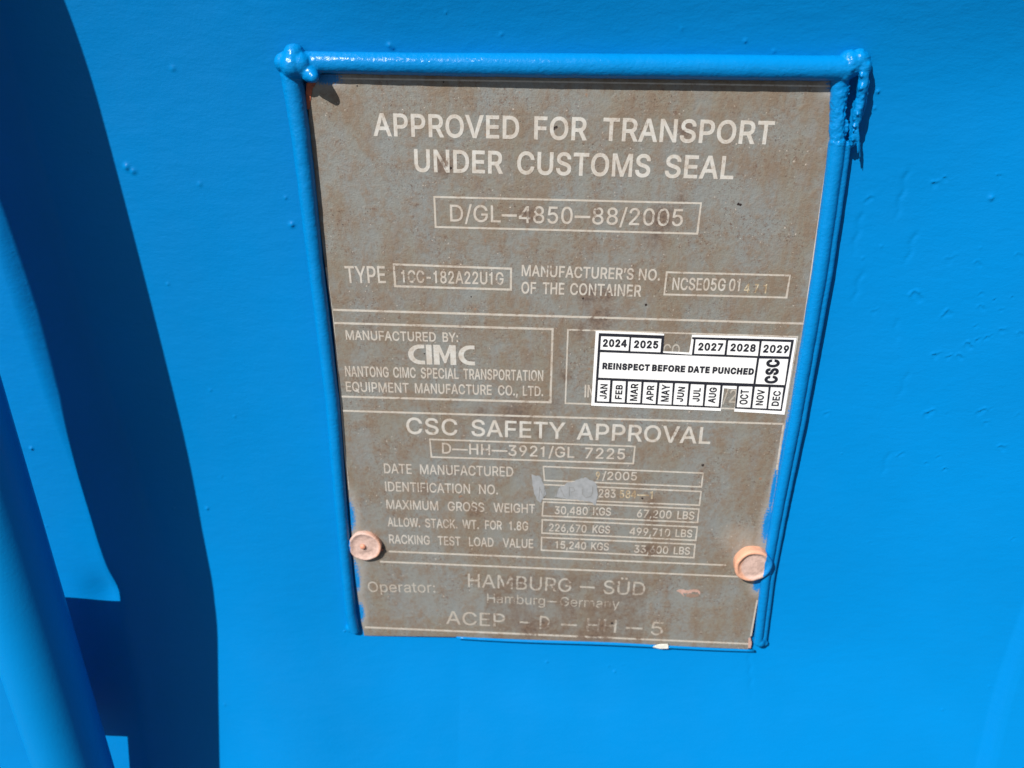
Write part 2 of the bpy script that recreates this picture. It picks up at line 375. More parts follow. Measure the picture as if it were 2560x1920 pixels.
# ------------------------------------------------------------------ locking rod with its guide
RX, RY, RTX, RTY, RR = -.2614, -.0582, -.0406, .0391, .0178
def rod_at(z): return np.array([RX+RTX*z, RY+RTY*z, z])
rod = empty('locking_rod', tuple(rod_at(-.62)), 'thick round blue locking rod standing upright at the left edge', 'rod')
def tube(pts, rad, n=64):
    """closed tube through the points with a radius at each"""
    vs, fs = [], []
    pts = [np.array(p, float) for p in pts]
    for i, p in enumerate(pts):
        t = pts[min(i+1, len(pts)-1)]-pts[max(i-1, 0)]; t /= np.linalg.norm(t)
        a = np.cross(t, [0, 1, 0]); a = a/np.linalg.norm(a) if np.linalg.norm(a) > 1e-4 else np.array([1., 0, 0]); b = np.cross(t, a)
        for j in range(n):
            q = 2*math.pi*j/n; vs.append(p+rad[i]*(math.cos(q)*a+math.sin(q)*b))
    for i in range(len(pts)-1):
        for j in range(n): fs.append((i*n+j, i*n+(j+1) % n, (i+1)*n+(j+1) % n, (i+1)*n+j))
    bm = bmesh.new(); bv = [bm.verts.new(q) for q in vs]
    for q in fs: bm.faces.new([bv[w] for w in q])
    bm.faces.new(bv[:n]); bm.faces.new(bv[-n:][::-1])
    bmesh.ops.recalc_face_normals(bm, faces=bm.faces)
    me = bpy.data.meshes.new('tube'); bm.to_mesh(me); bm.free(); return me
zs = np.linspace(-.62, .45, 90)
link('rod_tube', tube([rod_at(z) for z in zs], [RR]*len(zs)), M_ROD, rod, True)
GY = -.020                         # the guide strap sits this far behind the rod axis
def trace(px, py, h):
    """where the ray to the sun from a door point crosses the depth of the guide strap"""
    p = Vector(P(px, py, DOOR_Y-h)); t = (p.y-(RY+RTY*-.18-GY))/LDIR.y
    return p-LDIR*t
quad = [trace(135, 1500, .016), trace(350, 1512, .017), trace(385, 1838, .024), trace(245, 1832, .024)]
bm = bmesh.new(); fr = [bm.verts.new(q+Vector((0, -.004, 0))) for q in quad]; bk = [bm.verts.new(q+Vector((0, .004, 0))) for q in quad]
bm.faces.new(fr); bm.faces.new(bk[::-1])
for i in range(4): bm.faces.new((fr[i], bk[i], bk[(i+1) % 4], fr[(i+1) % 4]))
bmesh.ops.recalc_face_normals(bm, faces=bm.faces)
bmesh.ops.bevel(bm, geom=list(bm.edges), offset=.0025, segments=3, affect='EDGES')
me = bpy.data.meshes.new('rod_guide'); bm.to_mesh(me); bm.free()
link('rod_guide', me, M_ROD, rod, True)

# ------------------------------------------------------------------ welded rod frame round the plate (one grown skin, cut into its parts)
def sphere_bm(bm, c, r, sub=3):
    m = Matrix.Translation(Vector(c)) @ Matrix.Diagonal((r[0], r[1], r[2], 1)) if not isinstance(r, float) else Matrix.Translation(Vector(c)) @ Matrix.Scale(r, 4)
    bmesh.ops.create_icosphere(bm, subdivisions=sub, radius=1, matrix=m)
def tube_bm(bm, pts, rad):
    t = tube(pts, rad, 40); bm.from_mesh(t); bpy.data.meshes.remove(t)
bm = bmesh.new()
def bar(path, y=-.0012):
    pts = [P(a, b, y+dy) for a, b, w, dy in path]; rad = [w/2/5650 for a, b, w, dy in path]
    tube_bm(bm, pts, rad)
bar([(735, 154, 50, 0), (800, 156, 49, 0), (1100, 161, 52, 0), (1400, 164, 55, 0), (1800, 168, 56, 0), (2120, 171, 56, 0)], -.0017)
bar([(730, 190, 54, 0), (733, 211, 52, 0), (751, 333, 48, 0), (766, 456, 46, 0), (789, 659, 42, .0004), (831, 1000, 41, .0006), (851, 1250, 40, .0008), (866, 1416, 38, .001), (877, 1530, 38, .001), (888, 1578, 34, .0012)])
RB = [(2101, 352, 56), (2096, 400, 56), (2058, 673, 54), (1994, 1050, 47), (1951, 1270, 43), (1919, 1450, 40), (1900, 1608, 38)]
bar([(2100, 185, 42, .0008), (2095, 260, 38, .0009), (2092, 345, 37, .0007), (2089, 380, 38, .0006)])
bar([(a-.16*w, b, .70*w, .0006) for a, b, w in RB])
bar([(a+.24*w, b, .46*w, .0022) for a, b, w in RB])
for (px, py, r, y) in [(712, 157, 25, -.0005), (736, 138, 27, -.0005), (752, 162, 32, -.001), (776, 184, 22, -.0022), (781, 189, 17, -.0040), (785, 193, 13, -.0052), (733, 163, 30, -.0022), (722, 185, 22, .0006),
                       (2125, 160, 32, 0), (2146, 152, 26, -.0008), (2158, 166, 20, -.0022), (2110, 180, 24, -.001), (876, 1568, 17, .0014), (862, 1574, 11, .0026), (1899, 1604, 17, .0008), (1912, 1606, 11, .0024)]:
    sphere_bm(bm, P(px, py, y-(.0024 if px < 800 and py < 300 else .001)), r/5700)
# torn crust of weld and paint hanging from the right corner
tail = [(2158, 160, -.0046), (2160, 190, -.0058), (2154, 222, -.0058), (2151, 250, -.0054), (2143, 285, -.0048), (2138, 315, -.0040), (2132, 345, -.0030), (2130, 366, -.0016)]
tube_bm(bm, [P(a, b, c+.0012) for a, b, c in tail], [.0020, .0019, .0021, .0016, .0020, .0014, .0017, .0012])

for i in range(len(tail)-1):
    a, b = tail[i], tail[i+1]
    for t in np.linspace(0, 1, 7):
        for _ in range(1):
            r = random.uniform(2.2, 6.5)*(1-.35*(i/len(tail)))
            sphere_bm(bm, P(a[0]+(b[0]-a[0])*t+random.uniform(-6, 6), a[1]+(b[1]-a[1])*t+random.uniform(-4, 4), a[2]+(b[2]-a[2])*t+random.uniform(-.0012, .0016)), r/5700, 2)
for (px, py, y0, qx, qy, y1, w) in [(2160, 230, -.003, 2148, 300, .001, 16), (2140, 300, -.001, 2122, 345, .001, 14), (2165, 200, -.004, 2150, 260, .002, 18), (2141, 340, -.003, 2150, 395, -.002, 7), (2142, 300, -.004, 2144, 385, -.003, 8), (2160, 215, -.004, 2170, 240, -.004, 8), (2120, 300, -.002, 2112, 345, -.001, 8)]:
    tube_bm(bm, [P(px, py, y0), P((px+qx)/2+3, (py+qy)/2, (y0+y1)/2), P(qx, qy, y1)], [w/11400, w/11400, w/20000])
for _ in range(26):
    t = random.random(); px = 2122-18*t+random.uniform(-5, 5); py = 215+130*t
    sphere_bm(bm, P(px, py, -.0028+.0012*random.random()), random.uniform(1.6, 3.2)/5700, 2)
me = bpy.data.meshes.new('frame_raw'); bm.to_mesh(me); bm.free()
o = bpy.data.objects.new('frame_raw', me); COL.objects.link(o)
md = o.modifiers.new('r', 'REMESH'); md.mode = 'VOXEL'; md.voxel_size = .00032
md = o.modifiers.new('s', 'SMOOTH'); md.iterations = 26; md.factor = .5
dg = bpy.context.evaluated_depsgraph_get(); dg.update()
fm = bpy.data.meshes.new_from_object(o.evaluated_get(dg)); bpy.data.objects.remove(o); bpy.data.meshes.remove(me)
n = len(fm.vertices); co = np.zeros(n*3, dtype=np.float32); fm.vertices.foreach_get('co', co); co = co.reshape(-1, 3)
no = np.zeros(n*3, dtype=np.float32); fm.vertices.foreach_get('normal', no); no = no.reshape(-1, 3)
tl, tr = P(745, 158), P(2140, 165)
for i in range(n):
    p = Vector(co[i].tolist())
    near = max(0, 1-min((p-Vector(tl)).length/.012, (Vector((p.x, p.y, max(p.z, min(p.z, tr[2]))))-Vector((tr[0], 0, p.z))).length/.012 if (p.z > Z(2100, 360)) else 9))
    d = .00012*mnoise.noise(p*140)+.00005*mnoise.noise(p*520)+near*(.00075*mnoise.noise(p*260)+.00045*mnoise.noise(p*700)+.00020*mnoise.noise(p*1500))
    co[i] += no[i]*d
fm.vertices.foreach_set('co', co.ravel()); fm.update()
fi = np.zeros(len(fm.loops), dtype=np.int32); fm.loops.foreach_get('vertex_index', fi); fi = fi.reshape(-1, 4)
cen = co[fi].mean(1)
xl = X(800, 170); zbar = Z(1400, 200); xr = X(2085, 170); ztr = Z(2090, 352)
grp = np.where((cen[:, 0] < xl) & (cen[:, 2] > Z(740, 200)), 0, np.where((cen[:, 0] > xr) & (cen[:, 2] > Z(2110, 196)), 1,
      np.where((cen[:, 0] > X(2112, 280)) & (cen[:, 2] > Z(2140, 400)) & (cen[:, 0] > X(2112, 190)), 2,
      np.where(cen[:, 2] > zbar-.0002*0, np.where(cen[:, 0] < xl, 4, np.where(cen[:, 0] > xr, 5, 3)), np.where(cen[:, 0] < 0, 4, 5)))))
frame = empty('plate_frame', tuple(P(876, 1568, .004)), 'glossy blue rod frame welded around three sides of the rusty data plate', 'frame')
for gi, nm, lb in [(0, 'weld_bead', 'rounded shiny weld bead'), (1, 'weld_bead', 'weld bead with a torn edge'), (2, 'torn_paint_crust', None), (3, 'frame_bar', None), (4, 'frame_bar', None), (5, 'frame_bar', None)]:
    sel = fi[grp == gi]
    if not len(sel): continue
    u, inv = np.unique(sel, return_inverse=True)
    q = link(nm, mesh_np(nm, co[u], inv.reshape(-1, 4)), M_FRAME, frame, True)
    if lb: q['label'] = lb
bpy.data.meshes.remove(fm)
# thin painted lip under the foot of the plate
lip = []
for t in np.linspace(0, 1, 40):
    px = 1141+(1885-1141)*t; py = 1594+(1626-1594)*t+1.2*math.sin(t*9)
    lip.append(P(px, py, -.0001))
link('bottom_lip', tube(lip, [.00075*(0.55+.45*math.sin(math.pi*min(1, .15+t*.8)))+.0002 for t in np.linspace(0, 1, 40)], 14), M_FRAME, frame, True)
def blob(pts, y, thick, name, mat, parent, jag=1.5, sub=4):
    out = []
    for i in range(len(pts)):
        a, b = pts[i], pts[(i+1) % len(pts)]
        for k in range(sub):
            t = k/sub; q = P(a[0]+(b[0]-a[0])*t+random.uniform(-jag, jag)*(k > 0), a[1]+(b[1]-a[1])*t+random.uniform(-jag, jag)*(k > 0), y); out.append((q[0], q[2]))
    return link(name, flat_shape([out], y, thick, name), mat, parent)
blob([(766, 208), (784, 206), (789, 209), (781, 224), (777, 245), (774, 272), (766, 275), (764, 250)], -.0003, .002, 'bare_primer', M_PRIMER, frame, 1.0)
blob([(1632, 1618), (1645, 1613), (1670, 1611), (1671, 1621), (1650, 1622)], -.0012, .0006, 'white_paint_chip', M_WHITE, frame, .4)

# ------------------------------------------------------------------ the data plate
plate = empty('data_plate', tuple(P(1390, 1600, .0012)), 'weathered grey brown metal plate with silver approval lettering, riveted to the blue door', 'data plate')
rim = [(800, 186), (790, 199), (780, 213), (774, 228), (771, 248), (772, 297), (785, 441), (798, 550), (812, 659), (831, 800), (851, 1012), (860, 1131), (871, 1245), (888, 1441), (903, 1552), (911, 1589),
       (1142, 1592), (1400, 1602), (1650, 1613), (1870, 1623), (1884, 1560), (1925, 1330), (1960, 1150), (2014, 830), (2064, 540), (2100, 225), (2102, 196), (1400, 180)]
g2 = [(P(a, b)[0], P(a, b)[2]) for a, b in rim]
link('plate_sheet', flat_shape([g2], 0.0, .0012, 'plate_sheet'), M_PLATE, plate)

